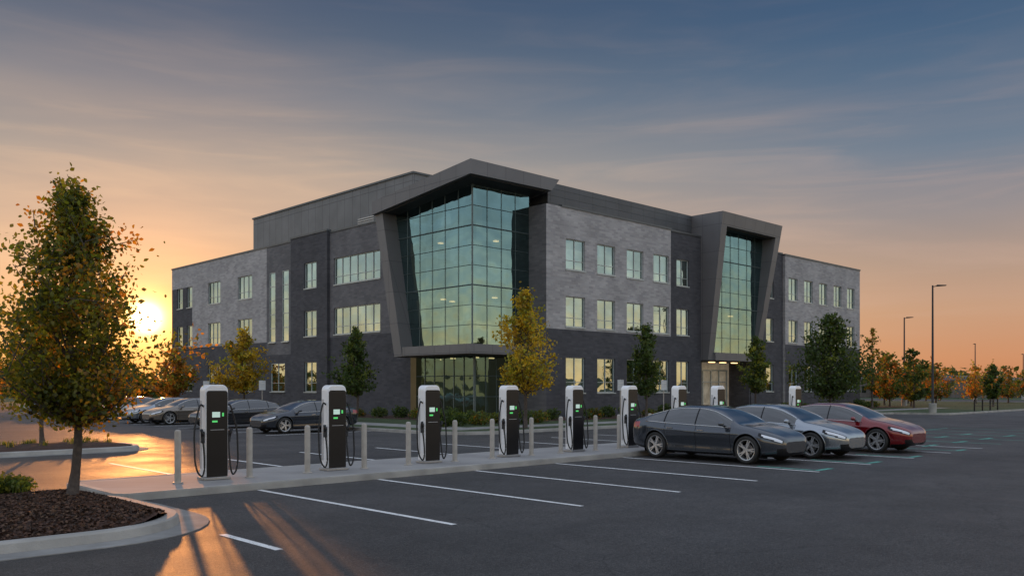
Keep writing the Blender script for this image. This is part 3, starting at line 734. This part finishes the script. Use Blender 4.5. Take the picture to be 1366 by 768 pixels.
tree((59.3, 34.6, .13), 5.8, 3.2, 1.8, 28, 3800, .18, [L_green[0], L_green[2], L_yellow[2], L_green[1]], "olive green tree beside building entrance", trunk_r=.09)
tree((63.6, 30.8, .13), 7.3, 5.8, 1.4, 48, 9000, .2, L_green, "full green tree on lawn near sidewalk", trunk_r=.12, sig=.27, irr=(.4, 1.2), pw=1.5)
tree((84.0, 36.4, .13), 7.8, 2.8, 1.8, 24, 1500, .22, [L_orange[0], L_yellow[2], L_green[2], L_orange[3]], "sparse tall orange tree at building end", trunk_r=.1)
mixg = [L_green[2], L_orange[1], L_green[0], L_orange[3]]
for (x_, y_, h_, w_, ms) in ((88, 34, 5.8, 3.6, L_green), (92, 38, 5.6, 4, mixg), (95, 37, 5.2, 4, mixg), (102, 37, 4.6, 5, mixg), (112, 44, 5.0, 6.5, L_orange), (118, 38, 4.4, 6, L_orange), (100, 30.5, 4.4, 2.6, L_green), (110, 29.5, 5.4, 3.0, mixg), (124, 36, 4.6, 6, mixg), (134, 50, 5.2, 8, L_orange), (140, 43, 4.8, 8, mixg), (99, 41.5, 6.0, 3.5, mixg), (24, 108, 5.5, 5.5, L_orange), (10, 100, 5.2, 5, L_green), (33, 112, 6.0, 6, L_orange)):
    tree((x_, y_, .1), h_, w_, .9, 20, 1600, .28, ms, "autumn tree at the edge of the lot", "small trees beyond the parking lot", trunk_r=.1, irr=(.4, 1.25), pw=1.6)

Cs = []; ids = []
for k in range(420):
    a = rng.uniform(-.25, 1.85); r = rng.uniform(200, 360)
    p = np.array([r * math.cos(a), r * math.sin(a), 0]); h = rng.uniform(3, 7.2); ww = rng.uniform(4, 9)
    n = 90; q = rng.normal(size=(n, 3)) * np.array([ww * .4, ww * .4, h * .26]) + p + np.array([0, 0, h * .45])
    q[:, 2] = np.clip(q[:, 2], .2, 99); Cs.append(q); ids.append(np.full(n, rng.integers(0, 4)))
o = leafmesh(np.concatenate(Cs), 1.5, np.concatenate(ids), [L_green[1], L_green[3], L_orange[1], L_green[0]], "tree_line")
tag(o, "distant dark hedge of mixed trees on the horizon", "trees", kind="stuff")

def shrubmesh(n, r, hgt, ls, mats, w_):
    q = rng.normal(size=(n, 3)); q /= np.linalg.norm(q, axis=1)[:, None]; q *= (rng.random(n) ** .35)[:, None]
    q = q * np.array([r, r, hgt * .5]) + np.array([0, 0, hgt * .5]); q += rng.normal(size=q.shape) * .04
    q[:, 2] = np.abs(q[:, 2])
    return leafmesh(q, ls, rng.choice(4, n, p=w_), mats, "shrub")
sh = [shrubmesh(520, .65, .75, .13, L_green, (.4, .3, .2, .1)), shrubmesh(520, .7, .65, .13, [L_orange[1], L_green[0], L_green[2], L_orange[3]], (.12, .33, .25, .3)), shrubmesh(520, .6, .85, .13, L_green, (.2, .5, .1, .2))]
pos = [(34.5 + rng.normal() * .25, 36.6 + k * 2.0) for k in range(27)] + [(35.8 + k * 1.9 + rng.normal() * .2, 37.3 + rng.normal() * .4) for k in range(13)] + [(69 + k * 2.0, 37.4 + rng.normal() * .3) for k in range(10)] + [(28.5 + k * 1.5, 35.0 + rng.normal() * .3) for k in range(6)] + [(30.5 + k * 1.6, 36.6) for k in range(3)]
for k, (x_, y_) in enumerate(pos):
    src = sh[k % 3]
    o = src if k < 3 else src.copy()
    if k >= 3: col.objects.link(o)
    o.location = (x_, y_, .12); o.rotation_euler = (0, 0, rng.random() * 6); s = rng.uniform(.8, 1.1); o.scale = (s, s, s)
    tag(o, "low rounded shrub in mulch bed by the wall" if k % 3 != 1 else "reddish low shrub in mulch bed by the wall", "shrub", "shrubs along the building foot")
fs_ = shrubmesh(1500, .5, .36, .07, [L_green[2], L_green[0], L_yellow[2], L_green[1]], (.4, .3, .15, .15))
for k, (x_, y_, s) in enumerate(((4.25, 17.55, .95), (3.55, 17.3, 1.05), (2.9, 17.6, 1.15), (2.2, 17.2, 1.15), (3.75, 17.8, .85))):
    o = fs_ if k == 0 else fs_.copy()
    if k: col.objects.link(o)
    o.location = (x_, y_, .27); o.scale = (s, s, s * .95); o.rotation_euler = (0, 0, k * 1.1)
    tag(o, "low leafy green shrub growing in mulch", "shrub", "low shrubs on the mulch island")

def tufts(n, x0, x1, y0, y1, hgt, z0, name, label):
    v = []; f = []; mi = []
    for k in range(n):
        if k % 26 == 0: c = (rng.uniform(x0, x1), rng.uniform(y0, y1))
        a = rng.random() * 6.28; l = hgt * rng.uniform(.5, 1.1); sp = rng.random() * .6 * l; bx = c[0] + rng.normal() * .07; by = c[1] + rng.normal() * .07
        wx, wy = -math.sin(a) * .009, math.cos(a) * .009
        b_ = len(v)
        v += [(bx - wx, by - wy, z0), (bx + wx, by + wy, z0), (bx + math.cos(a) * sp * .45 + wx, by + math.sin(a) * sp * .45 + wy, z0 + l * .65), (bx + math.cos(a) * sp * .45 - wx, by + math.sin(a) * sp * .45 - wy, z0 + l * .65), (bx + math.cos(a) * sp, by + math.sin(a) * sp, z0 + l * .95)]
        f += [(b_, b_ + 1, b_ + 2, b_ + 3), (b_ + 3, b_ + 2, b_ + 4)]; i = int(rng.integers(0, 3)); mi += [i, i]
    me = bpy.data.meshes.new(name); me.from_pydata(v, [], f)
    for m_ in (L_green[2], L_yellow[2], L_green[0]): me.materials.append(m_)
    me.polygons.foreach_set("material_index", mi)
    o = bpy.data.objects.new(name, me); col.objects.link(o); tag(o, label, "grass", kind="stuff")
tufts(1400, 1.2, 4.5, 17.0, 17.9, .3, .25, "grass_tufts", "clumps of green ornamental grass in mulch")
tufts(900, 5, 11, 31.2, 33.2, .2, .25, "grass_tufts", "clumps of grass on the far mulch island")

# ------------------------------------------------------------------ cars
def herm(xs, ys, x):
    xs = np.array(xs, float); ys = np.array(ys, float); x = np.asarray(x, float)
    d = np.diff(ys) / np.diff(xs); mm = np.empty_like(ys); mm[0] = d[0]; mm[-1] = d[-1]
    for i in range(1, len(xs) - 1):
        mm[i] = 0 if d[i - 1] * d[i] <= 0 else 2 * d[i - 1] * d[i] / (d[i - 1] + d[i])
    i = np.clip(np.searchsorted(xs, x) - 1, 0, len(xs) - 2); h = xs[i + 1] - xs[i]; t = (x - xs[i]) / h
    return (2 * t**3 - 3 * t**2 + 1) * ys[i] + (t**3 - 2 * t**2 + t) * h * mm[i] + (-2 * t**3 + 3 * t**2) * ys[i + 1] + (t**3 - t**2) * h * mm[i + 1]
LEN = 4.9
SF, SR, WR = .93, 3.9, .36
S_ = np.unique(np.concatenate([np.linspace(0, .2, 16), np.linspace(.2, 4.7, 160), np.linspace(4.7, 4.9, 16)]))
zt_ = herm([0, .03, .12, .35, .8, 1.25, 1.65, 2.05, 2.5, 3.0, 3.5, 4.0, 4.4, 4.7, 4.82, 4.88, 4.9], [.58, .66, .73, .82, .93, 1.01, 1.215, 1.38, 1.455, 1.46, 1.40, 1.275, 1.15, 1.08, 1.03, .95, .86], S_)
zs_ = herm([0, .03, .12, .35, .8, 1.35, 2.5, 3.5, 4.2, 4.6, 4.82, 4.88, 4.9], [.55, .60, .66, .73, .82, .88, .91, .945, .985, .985, .95, .89, .82], S_)
ww_ = herm([0, .03, .1, .25, .5, .9, 1.4, 2.5, 3.6, 4.2, 4.55, 4.75, 4.85, 4.9], [.50, .62, .72, .82, .89, .93, .94, .95, .95, .93, .88, .82, .74, .66], S_)
wr_ = herm([0, .1, .35, .9, 1.3, 1.7, 2.1, 3.2, 3.9, 4.4, 4.75, 4.9], [.36, .50, .62, .70, .71, .67, .62, .60, .61, .65, .62, .5], S_)
zb_a = herm([0, .1, .5, 1.3, 3.4, 4.5, 4.8, 4.9], [.30, .22, .19, .17, .17, .24, .32, .42], S_)
VN = 7; Vv = np.linspace(0, 8, 8 * VN + 1)
ns = len(S_); nv = len(Vv)
G = np.zeros((ns, nv, 3))
for i in range(ns):
    zb, w_, zs1, zt1, wr1 = zb_a[i], ww_[i], zs_[i], zt_[i], wr_[i]
    zr = zs1 + .88 * (zt1 - zs1)
    px = [0, .6 * w_, .93 * w_, .985 * w_, 1.0 * w_, .945 * w_, wr1, .6 * wr1, 0]
    pz = [zb, zb, zb + .05, zb + .36 * (zs1 - zb), zb + .70 * (zs1 - zb), zs1, zr, zt1 - .12 * (zt1 - zr) - .006, zt1]
    G[i, :, 0] = herm(range(9), px, Vv); G[i, :, 2] = herm(range(9), pz, Vv); G[i, :, 1] = S_[i] - LEN / 2
    if .4 < S_[i] < 4.6:
        k_ = min(1, (S_[i] - .4) / .4, (4.6 - S_[i]) / .4)
        fl = (np.exp(-((Vv - 4.45) / .2) ** 2) * .018 - np.exp(-((Vv - 3.0) / .55) ** 2) * .036) * k_
        G[i, :, 0] += np.where((Vv > 2) & (Vv < 5), fl, 0)
def surf(s, v):
    i = np.clip(np.searchsorted(S_, s), 1, ns - 1); t = (s - S_[i - 1]) / (S_[i] - S_[i - 1])
    j = min(int(v * VN), nv - 2); q = v * VN - j
    A = G[i - 1] * (1 - t) + G[i] * t
    return A[j] * (1 - q) + A[j + 1] * q
cats = {}
Vfull = np.concatenate([G, G * np.array([-1, 1, 1])], axis=1)
def vid(i, j, side):
    if side and j in (0, nv - 1): side = 0
    return i * 2 * nv + side * nv + j
for i in range(ns - 1):
    s = (S_[i] + S_[i + 1]) / 2
    for j in range(nv - 1):
        v = (Vv[j] + Vv[j + 1]) / 2; p = (G[i, j] + G[i + 1, j + 1]) / 2; zz = p[2]
        arch = any((s - q)**2 + (zz - WR)**2 < .410**2 for q in (SF, SR)) and 1.2 < v < 4.9
        for side in (0, 1):
            if arch: continue
            up = zt_[i] - zs_[i]
            k = 'body'
            if 5.10 < v < 5.9 and 1.45 < s < 4.25 and up > .12: k = 'side%d' % side
            elif v > 6.14 and 1.28 < s < 2.12: k = 'wind'
            elif v > 6.2 and 3.60 < s < 4.46: k = 'rear'
            elif 2.2 < v < 5.05 and 1.42 < s < 2.52: k = 'doorf%d' % side
            elif 2.2 < v < 5.05 and 2.52 <= s < 3.56: k = 'doorr%d' % side
            elif .04 < s < .52 and 4.42 + .55 * (s - .04) < v < 4.95: k = 'head%d' % side
            elif .03 < s < .60 and 4.25 + .5 * (s - .04) < v < 5.12: k = 'housing%d' % side
            elif s > 4.5 and 4.3 < v < 5.0: k = 'tail%d' % side
            elif s < .13 and .27 < zz < .42: k = 'grille'
            elif s > 4.80 and zz < .44: k = 'rearlow'
            elif v < 2.3: k = 'sill'
            f = (vid(i, j, side), vid(i, j + 1, side), vid(i + 1, j + 1, side), vid(i + 1, j, side))
            cats.setdefault(k, []).append(f if side == 0 else f[::-1])
flat = Vfull.reshape(-1, 3)
def submesh(name, keys, mats, parent, extra=None, mis=None):
    fs = []; mi = []
    for n_, k in enumerate(keys):
        fs += cats.get(k, []); mi += [(mis[n_] if mis else n_)] * len(cats.get(k, []))
    ids_ = np.unique(np.array(fs).ravel()); mp_ = {int(a): b for b, a in enumerate(ids_)}
    mb = MB(); mb.v = [tuple(map(float, flat[a])) for a in ids_]; mb.f = [[mp_[a] for a in f] for f in fs]; mb.m = mi
    if extra: extra(mb)
    return mb.build(name, mats, parent, smooth=True)
def wheel(parent, x, y):
    sg = 1 if x > 0 else -1
    t = MB(); W = .115
    t.lathe([(.25, -W * .8), (.27, -W), (.33, -W), (.352, -W * .75), (WR, -W * .3), (WR, W * .3), (.352, W * .75), (.33, W), (.28, W), (.255, W * .8)], 36, axis='X')
    r = MB()
    r.lathe([(.25, -.10), (.24, -.08), (.235, .06), (.247, .095), (.265, .100), (.268, .09)], 36, axis='X')
    r.lathe([(.001, .085), (.03, .085), (.045, .07), (.045, .02)], 16, axis='X')
    for k in range(10):
        a = 2 * math.pi * (k // 2) / 5 + (.13 if k % 2 else -.13); ca_, sa_ = math.cos(a), math.sin(a)
        def q(rr, tt, h): return (h, rr * ca_ - tt * sa_, rr * sa_ + tt * ca_)
        r.hexa([q(.03, -.022, .05), q(.03, .022, .05), q(.25, .017, .065), q(.25, -.017, .065), q(.03, -.018, .085), q(.03, .018, .085), q(.25, .013, .09), q(.25, -.013, .09)])
    d = MB(); d.lathe([(.001, -.02), (.15, -.02), (.15, .0), (.001, .0)], 24, axis='X')
    wo = bpy.data.objects.new("wheel", None); col.objects.link(wo); wo.parent = parent; wo.location = (x, y, WR); wo.rotation_euler = (0, 0, 0 if sg > 0 else math.pi); wo.empty_display_size = .1
    t.build("tyre", M['rubber'], wo, smooth=True); r.build("rim", M['alloy'], wo); d.build("brake_disc", M['steel'], wo)
    return wo
def make_car(loc, rotz, scale, pm, label, group, name="parked_car", cat="car"):
    root = empty(name, loc, label, cat, group, rotz, scale)
    def bodyx(mb):
        for i in (0, ns - 1):
            ring = [tuple(map(float, G[i, j])) for j in range(nv)] + [tuple(map(float, G[i, j] * np.array([-1, 1, 1]))) for j in range(nv - 2, 0, -1)]
            mb.add(ring, [tuple(range(len(ring)))], 0)
        for sw in (SF, SR):
            for sd_ in (1, -1):
                n = 20; vs = []; fs = []
                for k in range(n + 1):
                    a = -.45 + (math.pi + .9) * k / n; y = sw - LEN / 2 + .42 * math.cos(a); zz = max(.14, WR + .42 * math.sin(a))
                    vs += [(sd_ * .55, y, zz), (sd_ * .90, y, zz)]
                for k in range(n): fs.append((2 * k, 2 * k + 1, 2 * k + 3, 2 * k + 2))
                mb.add(vs, fs, 1)
                mb.add([(sd_ * .56, sw - LEN / 2 - .42, .14), (sd_ * .56, sw - LEN / 2 + .42, .14), (sd_ * .56, sw - LEN / 2 + .42, .8), (sd_ * .56, sw - LEN / 2 - .42, .8)], [(0, 1, 2, 3)], 1)
                pts = []
                for k in range(29):
                    a = -.40 + (math.pi + .80) * k / 28; s = sw + .415 * math.cos(a); zz = WR + .415 * math.sin(a)
                    i = int(np.clip(np.searchsorted(S_, s), 0, ns - 1)); zr_ = G[i, VN + 3:5 * VN + 1, 2]; xr = G[i, VN + 3:5 * VN + 1, 0]
                    xx = float(np.interp(zz, zr_, xr)); pts.append((sd_ * xx, s - LEN / 2, zz))
                mb.tube(pts, .016, 6, 0)
        for sd_ in (1, -1):
            for s in (1.42, 2.52, 3.56):
                pts = []
                for v in np.linspace(2.2, 5.05, 14):
                    p = surf(s, v)
                    if s > 3.5 and (s - SR)**2 + (p[2] - WR)**2 < .43**2: continue
                    pts.append((sd_ * (p[0] - .001), p[1], p[2]))
                mb.tube(pts, .007, 4, 1)
            pts = [(sd_ * surf(s, 2.2)[0], s - LEN / 2, surf(s, 2.2)[2]) for s in np.linspace(1.42, 3.46, 14)]
            mb.tube(pts, .010, 4, 1)
            pts = [(sd_ * (surf(s, 5.08)[0] + .001), s - LEN / 2, surf(s, 5.08)[2]) for s in np.linspace(1.42, 4.28, 24)]
            mb.tube(pts, .012, 5, 2)
            pts = [(sd_ * (surf(s, 5.92)[0] + .001), s - LEN / 2, surf(s, 5.92)[2]) for s in np.linspace(1.42, 4.28, 30)]
            mb.tube(pts, .011, 5, 2)
            for s in (2.56, 3.62):
                pts = [(sd_ * (surf(s, v)[0] + .002), s - LEN / 2, surf(s, v)[2]) for v in np.linspace(5.1, 5.92, 6)]
                mb.tube(pts, .018, 4, 1)
            pts = [(sd_ * surf(s, 5.9)[0], s - LEN / 2, surf(s, 5.9)[2] - .001) for s in np.linspace(.3, 1.25, 14)]
            mb.tube(pts, .006, 4, 1)
    submesh("body", ['body', 'sill', 'housing0', 'housing1'], [pm, M['black'], M['chrome']], root, bodyx, mis=[0, 1, 1, 1])
    for k in ('side0', 'side1'): submesh("side_window", [k], [M['carglass']], root)
    submesh("windshield", ['wind'], [M['carglass']], root); submesh("rear_window", ['rear'], [M['carglass']], root)
    for sd_ in (0, 1):
        for kk, sh_ in (('doorf', 2.35), ('doorr', 3.38)):
            do = submesh("door", [kk + str(sd_)], [pm], root)
            p = surf(sh_, 4.62); hb = MB(); sg = 1 if sd_ == 0 else -1
            xa, xb = sg * (p[0] - .012), sg * (p[0] + .022)
            hb.box(min(xa, xb), max(xa, xb), p[1] - .1, p[1] + .1, p[2] - .013, p[2] + .013)
            hb.build("handle", M['chrome'], do)
        submesh("headlight", ['head%d' % sd_], [M['headlight']], root); submesh("taillight", ['tail%d' % sd_], [M['taillight']], root)
        mrr = MB(); sg = 1 if sd_ == 0 else -1
        n1, n2 = 8, 12; vs = []; fs = []
        for a in range(n1 + 1):
            th = math.pi * a / n1
            for b in range(n2):
                ph = 2 * math.pi * b / n2; vs.append((sg * 1.03 + .11 * math.cos(th), 1.62 - LEN / 2 + .07 * math.sin(th) * math.cos(ph), 1.0 + .065 * math.sin(th) * math.sin(ph)))
        for a in range(n1):
            for b in range(n2): fs.append((a * n2 + b, a * n2 + (b + 1) % n2, (a + 1) * n2 + (b + 1) % n2, (a + 1) * n2 + b))
        mrr.add(vs, fs, 0); mrr.box(min(sg * .86, sg * .96), max(sg * .86, sg * .96), 1.60 - LEN / 2, 1.65 - LEN / 2, .93, .96, 1)
        mrr.build("mirror", [pm, M['black']], root, smooth=True)
    submesh("grille", ['grille'], [M['black']], root)
    submesh("rear_diffuser", ['rearlow'], [M['black']], root)
    pl = MB(); pl.box(-.17, .17, LEN / 2 - .012, LEN / 2 + .012, .62, .73); pl.build("licence_plate", M['sign_white'], root)
    for sw in (SF, SR):
        for x in (.825, -.825): wheel(root, x, sw - LEN / 2)
    return root
P_grey = carpaint("paint_charcoal", (.055, .064, .080), .6); P_silver = carpaint("paint_silver", (.30, .33, .37), .8); P_red = carpaint("paint_red", (.17, .002, .006), .3)
P_black = carpaint("paint_black", (.02, .021, .025), .3); P_white = carpaint("paint_white", (.6, .6, .6), 0); P_blue = carpaint("paint_slate", (.03, .037, .05), .5); P_tan = carpaint("paint_bronze", (.20, .17, .14), .6)
grp = "electric cars parked at the charging island"
CS = (1.13, 1.07, 1.13)
c1 = make_car((22.95, 14.75, 0), 0, CS, P_grey, "dark grey sedan parked tail-in at charging island", grp)
RC = {}
def recolour(root, loc, rotz, scale, pm, label, group):
    n = copy_thing(root, loc, rotz, scale, label); n["group"] = group
    def rec(o):
        for c in o.children:
            if c.type == 'MESH' and any(m_ == P_grey for m_ in c.data.materials):
                if (c.data.name, pm.name) not in RC:
                    d = c.data.copy()
                    for i, m_ in enumerate(d.materials):
                        if m_ == P_grey: d.materials[i] = pm
                    RC[(c.data.name, pm.name)] = d
                c.data = RC[(c.data.name, pm.name)]
            rec(c)
    rec(n); return n
recolour(c1, (26.1, 14.4, 0), 0, CS, P_silver, "silver sedan parked beside the dark grey sedan", grp)
recolour(c1, (29.9, 14.0, 0), 0, CS, P_red, "deep red sedan parked at end of charging row", grp)
g2 = "cars parked along the drive beside the building"
for (x_, y_, pm, lb) in ((22.3, 37.9, P_blue, "dark slate sedan parked at lawn kerb"), (22.2, 44.6, P_black, "black sedan parked at lawn kerb"), (22.2, 51.0, P_tan, "bronze sedan parked at lawn kerb"), (22.1, 54.2, P_silver, "silver sedan parked in a row by the drive"), (22.2, 60.6, P_white, "white sedan parked in a row by the drive"), (22.2, 63.8, P_tan, "bronze sedan parked in a row by the drive"), (22.2, 70.2, P_white, "white sedan parked in a row by the drive"), (22.2, 76.6, P_silver, "silver sedan parked at far end of row")):
    recolour(c1, (x_, y_, 0), math.radians(-90), 1.07, pm, lb, g2)
for (x_, y_, pm) in ((101, 21.5, P_silver), (107.5, 21.5, P_white), (114, 21.5, P_black)):
    recolour(c1, (x_, y_, 0), 0, 1.1, pm, "small parked car in the far lot", "cars in the far lot")

# ------------------------------------------------------------------ chargers
def charger(loc):
    root = empty("ev_charger", loc, "white and black electric car charger with hanging cables", "charging station", "electric chargers along the concrete island")
    w_, d_, h = .265, .155, 2.1
    def outline(w__, z0, z1, r, n=8):
        pts = [(-w__, z0), (w__, z0)]
        for k in range(n + 1):
            a = math.pi / 2 * k / n; pts.append((w__ - r + r * math.cos(a), z1 - r + r * math.sin(a)))
        for k in range(n + 1):
            a = math.pi / 2 + math.pi / 2 * k / n; pts.append((-w__ + r + r * math.cos(a), z1 - r + r * math.sin(a)))
        return pts
    def ext(mb, pts, y0, y1, mi=0):
        n = len(pts); vs = [(x, y0, zz) for x, zz in pts] + [(x, y1, zz) for x, zz in pts]
        mb.add(vs, [tuple(range(n)), tuple(reversed(range(n, 2 * n)))] + [(i, n + i, n + (i + 1) % n, (i + 1) % n) for i in range(n)], mi)
    s = MB(); ext(s, outline(w_, .06, h, .14), -d_, d_)
    s.build("shell", M['white'], root, bevel=.03)
    p = MB(); ext(p, outline(w_ - .022, .07, h - .13, .06), -d_ - .014, -d_ - .001)
    p.build("face_panel", M['black'], root, bevel=.004)
    for xa in (-w_ - .010, w_ + .001):
        sp = MB(); sp.box(xa, xa + .009, .05, .11, .25, 1.75); sp.build("side_panel", M['cg'], root)
    b_ = MB(); b_.box(-w_ - .04, w_ + .04, -d_ - .04, d_ + .04, 0, .06); b_.build("base_plate", M['steel'], root, bevel=.01)
    sc_ = MB(); sc_.box(-.12, .06, -d_ - .022, -d_ - .016, 1.38, 1.50); sc_.build("screen", M['screen'], root)
    g_ = MB(); g_.box(-.12, .0, -d_ - .0215, -d_ - .016, 1.27, 1.31); g_.build("status_light", M['green'], root)
    g_ = MB(); g_.box(.11, .15, -d_ - .0215, -d_ - .016, 1.40, 1.48); g_.build("status_light", M['green'], root)
    dk = MB(); dk.box(-.16, .16, -d_ - .019, -d_ - .016, 1.10, 1.11); dk.build("trim_line", M['cg'], root)
    for sx in (-1, 1):
        hb = MB(); hb.box(min(sx * .276, sx * .33), max(sx * .276, sx * .33), -.13, -.04, .82, 1.08); hb.build("holster", M['rubber'], root, bevel=.01)
        cb_ = MB()
        ctl = [(.26, 1.62, -.05), (.33, 1.66, -.06), (.42, 1.42, -.08), (.50, .95, -.11), (.50, .5, -.14), (.44, .18, -.17), (.36, .10, -.19), (.30, .28, -.18), (.29, .6, -.14), (.30, .9, -.09)]
        xs = np.arange(len(ctl)); tt = np.linspace(0, len(ctl) - 1, 46)
        cx_ = herm(xs, [q[0] for q in ctl], tt); cz_ = herm(xs, [q[1] for q in ctl], tt); cy_ = herm(xs, [q[2] for q in ctl], tt)
        cb_.tube([(sx * a, b, c) for a, b, c in zip(cx_, cy_, cz_)], .020, 7)
        cb_.build("cable", M['rubber'], root, smooth=True)
        cc = MB(); cc.tube([(sx * .305, -.10, .86), (sx * .315, -.11, 1.0), (sx * .35, -.14, 1.12)], [.028, .04, .033], 10); cc.build("connector", M['black'], root, smooth=True)
    return root
c0 = charger((8.6, 18.5, .15))
for x_ in (11.7, 14.7, 17.7, 20.6, 23.4, 26.3, 28.85, 34.9): copy_thing(c0, (x_, 18.5, .15))
def bollard(loc):
    mb = MB(); mb.lathe([(.001, 1.14), (.04, 1.135), (.06, 1.115), (.068, 1.08), (.068, .02)], 20)
    mb.lathe([(.11, 0), (.11, .018), (.069, .02)], 20)
    o = mb.build("bollard", M['bollard'], smooth=True, loc=loc); tag(o, "beige-grey safety bollard on concrete island", "bollard", "bollards guarding the chargers")
    return o
b0 = bollard((7.7, 18.3, .15))
for x_ in (9.35, 10.84, 12.46, 13.85, 15.45, 16.85, 18.45, 19.75, 21.4, 22.6, 24.3, 25.5, 27.1, 28.05, 29.8, 34.1, 35.8):
    k = b0.copy(); col.objects.link(k); k.location = (x_, 18.3, .15)

# ------------------------------------------------------------------ lamp posts, signs, far things
def lamp_post(loc, h, rot, label):
    root = empty("street_lamp", loc, label, "street lamp", "parking lot lamp posts", rot)
    f = MB(); f.lathe([(.3, 0), (.3, .72), (.27, .76), (.001, .76)], 20); f.build("base", M['concrete'], root, smooth=False)
    p = MB(); p.tube([(0, 0, .7), (0, 0, h)], [.10, .065], 10); p.build("pole", M['pole'], root, smooth=True)
    a = MB(); a.tube([(0, 0, h - .12), (.35, 0, h - .05)], .035, 6); a.build("arm", M['pole'], root)
    hd = MB(); hd.hexa([(.3, -.17, h - .1), (1.0, -.17, h - .06), (1.0, .17, h - .06), (.3, .17, h - .1), (.3, -.14, h + .04), (1.0, -.14, h), (1.0, .14, h), (.3, .14, h + .04)]); hd.build("lamp_head", M['pole'], root, bevel=.02)
lamp_post((73.2, 26.8, .13), 10.3, math.radians(-60), "tall black parking lot lamp post on concrete base")
lamp_post((97, 38.5, .13), 9.7, math.radians(-100), "black lamp post beyond the lawn")
lamp_post((151, 48.7, 0), 9.2, math.radians(30), "distant thin lamp post")
lamp_post((170, 47, 0), 8.0, math.radians(30), "distant thin lamp post")
def sign(loc, rot, mat, h, label):
    root = empty("parking_sign", loc, label, "sign", "small signs near the building", rot)
    p = MB(); p.tube([(0, 0, 0), (0, 0, h)], .03, 6); p.build("post", M['steel'], root)
    q = MB(); q.box(-.2, .2, -.05, -.032, h - .62, h - .02, 0); q.box(-.16, .16, -.055, -.0505, h - .22, h - .16, 1); q.box(-.16, .16, -.055, -.0505, h - .36, h - .32, 1); q.build("panel", [mat, M['sign_white']], root)
for (x_, y_, mt) in ((38.4, 31.0, M['sign_pale']), (42.5, 31.0, M['sign_pale']), (26.4, 50, M['sign_pale']), (26.4, 58, M['sign_pale'])):
    sign((x_, y_, .13), math.radians(-20), mt, 2.5, "small pale metal sign on a post beside the sidewalk")
fc = MB()
for k in range(4): fc.box(80 + k * 2 - .05, 80 + k * 2 + .05, 25.8, 25.9, .12, 1.15)
for zz in (.55, 1.05): fc.box(80, 86, 25.83, 25.87, zz, zz + .05)
tag(fc.build("fence", M['pole']), "low dark metal rail fence along the lawn edge", "fence")
FW = brick("far_wall", (.15, .13, .12), (.13, .115, .105), (.1, .1, .1), w=4, h=1.5, ms=.05, offset=0)
def warehouse(loc, sx, sy, h, label):
    root = empty("warehouse", loc, label, "building", "low buildings beyond the lot")
    a = MB(); a.box(-sx, sx, -sy, sy, 0, h); a.build("wall", FW, root)
    b = MB(); b.hexa([(-sx - .4, -sy - .4, h), (sx + .4, -sy - .4, h), (sx + .4, sy + .4, h), (-sx - .4, sy + .4, h), (-sx, -1, h + 1.0), (sx, -1, h + 1.0), (sx, 1, h + 1.0), (-sx, 1, h + 1.0)]); b.build("roof", M['coping'], root)
    c = MB()
    for k in range(5): c.box(-sx + 3 + k * (2 * sx - 6) / 4 - 1, -sx + 3 + k * (2 * sx - 6) / 4 + 1, -sy - .05, -sy - .01, 1, 2.4)
    c.build("window_band", M['carglass'], root)
warehouse((205, 66, 0), 18, 9, 3.6, "long low dark warehouse beyond the lot")
warehouse((185, 88, 0), 12, 8, 3.8, "low dark building among distant trees")
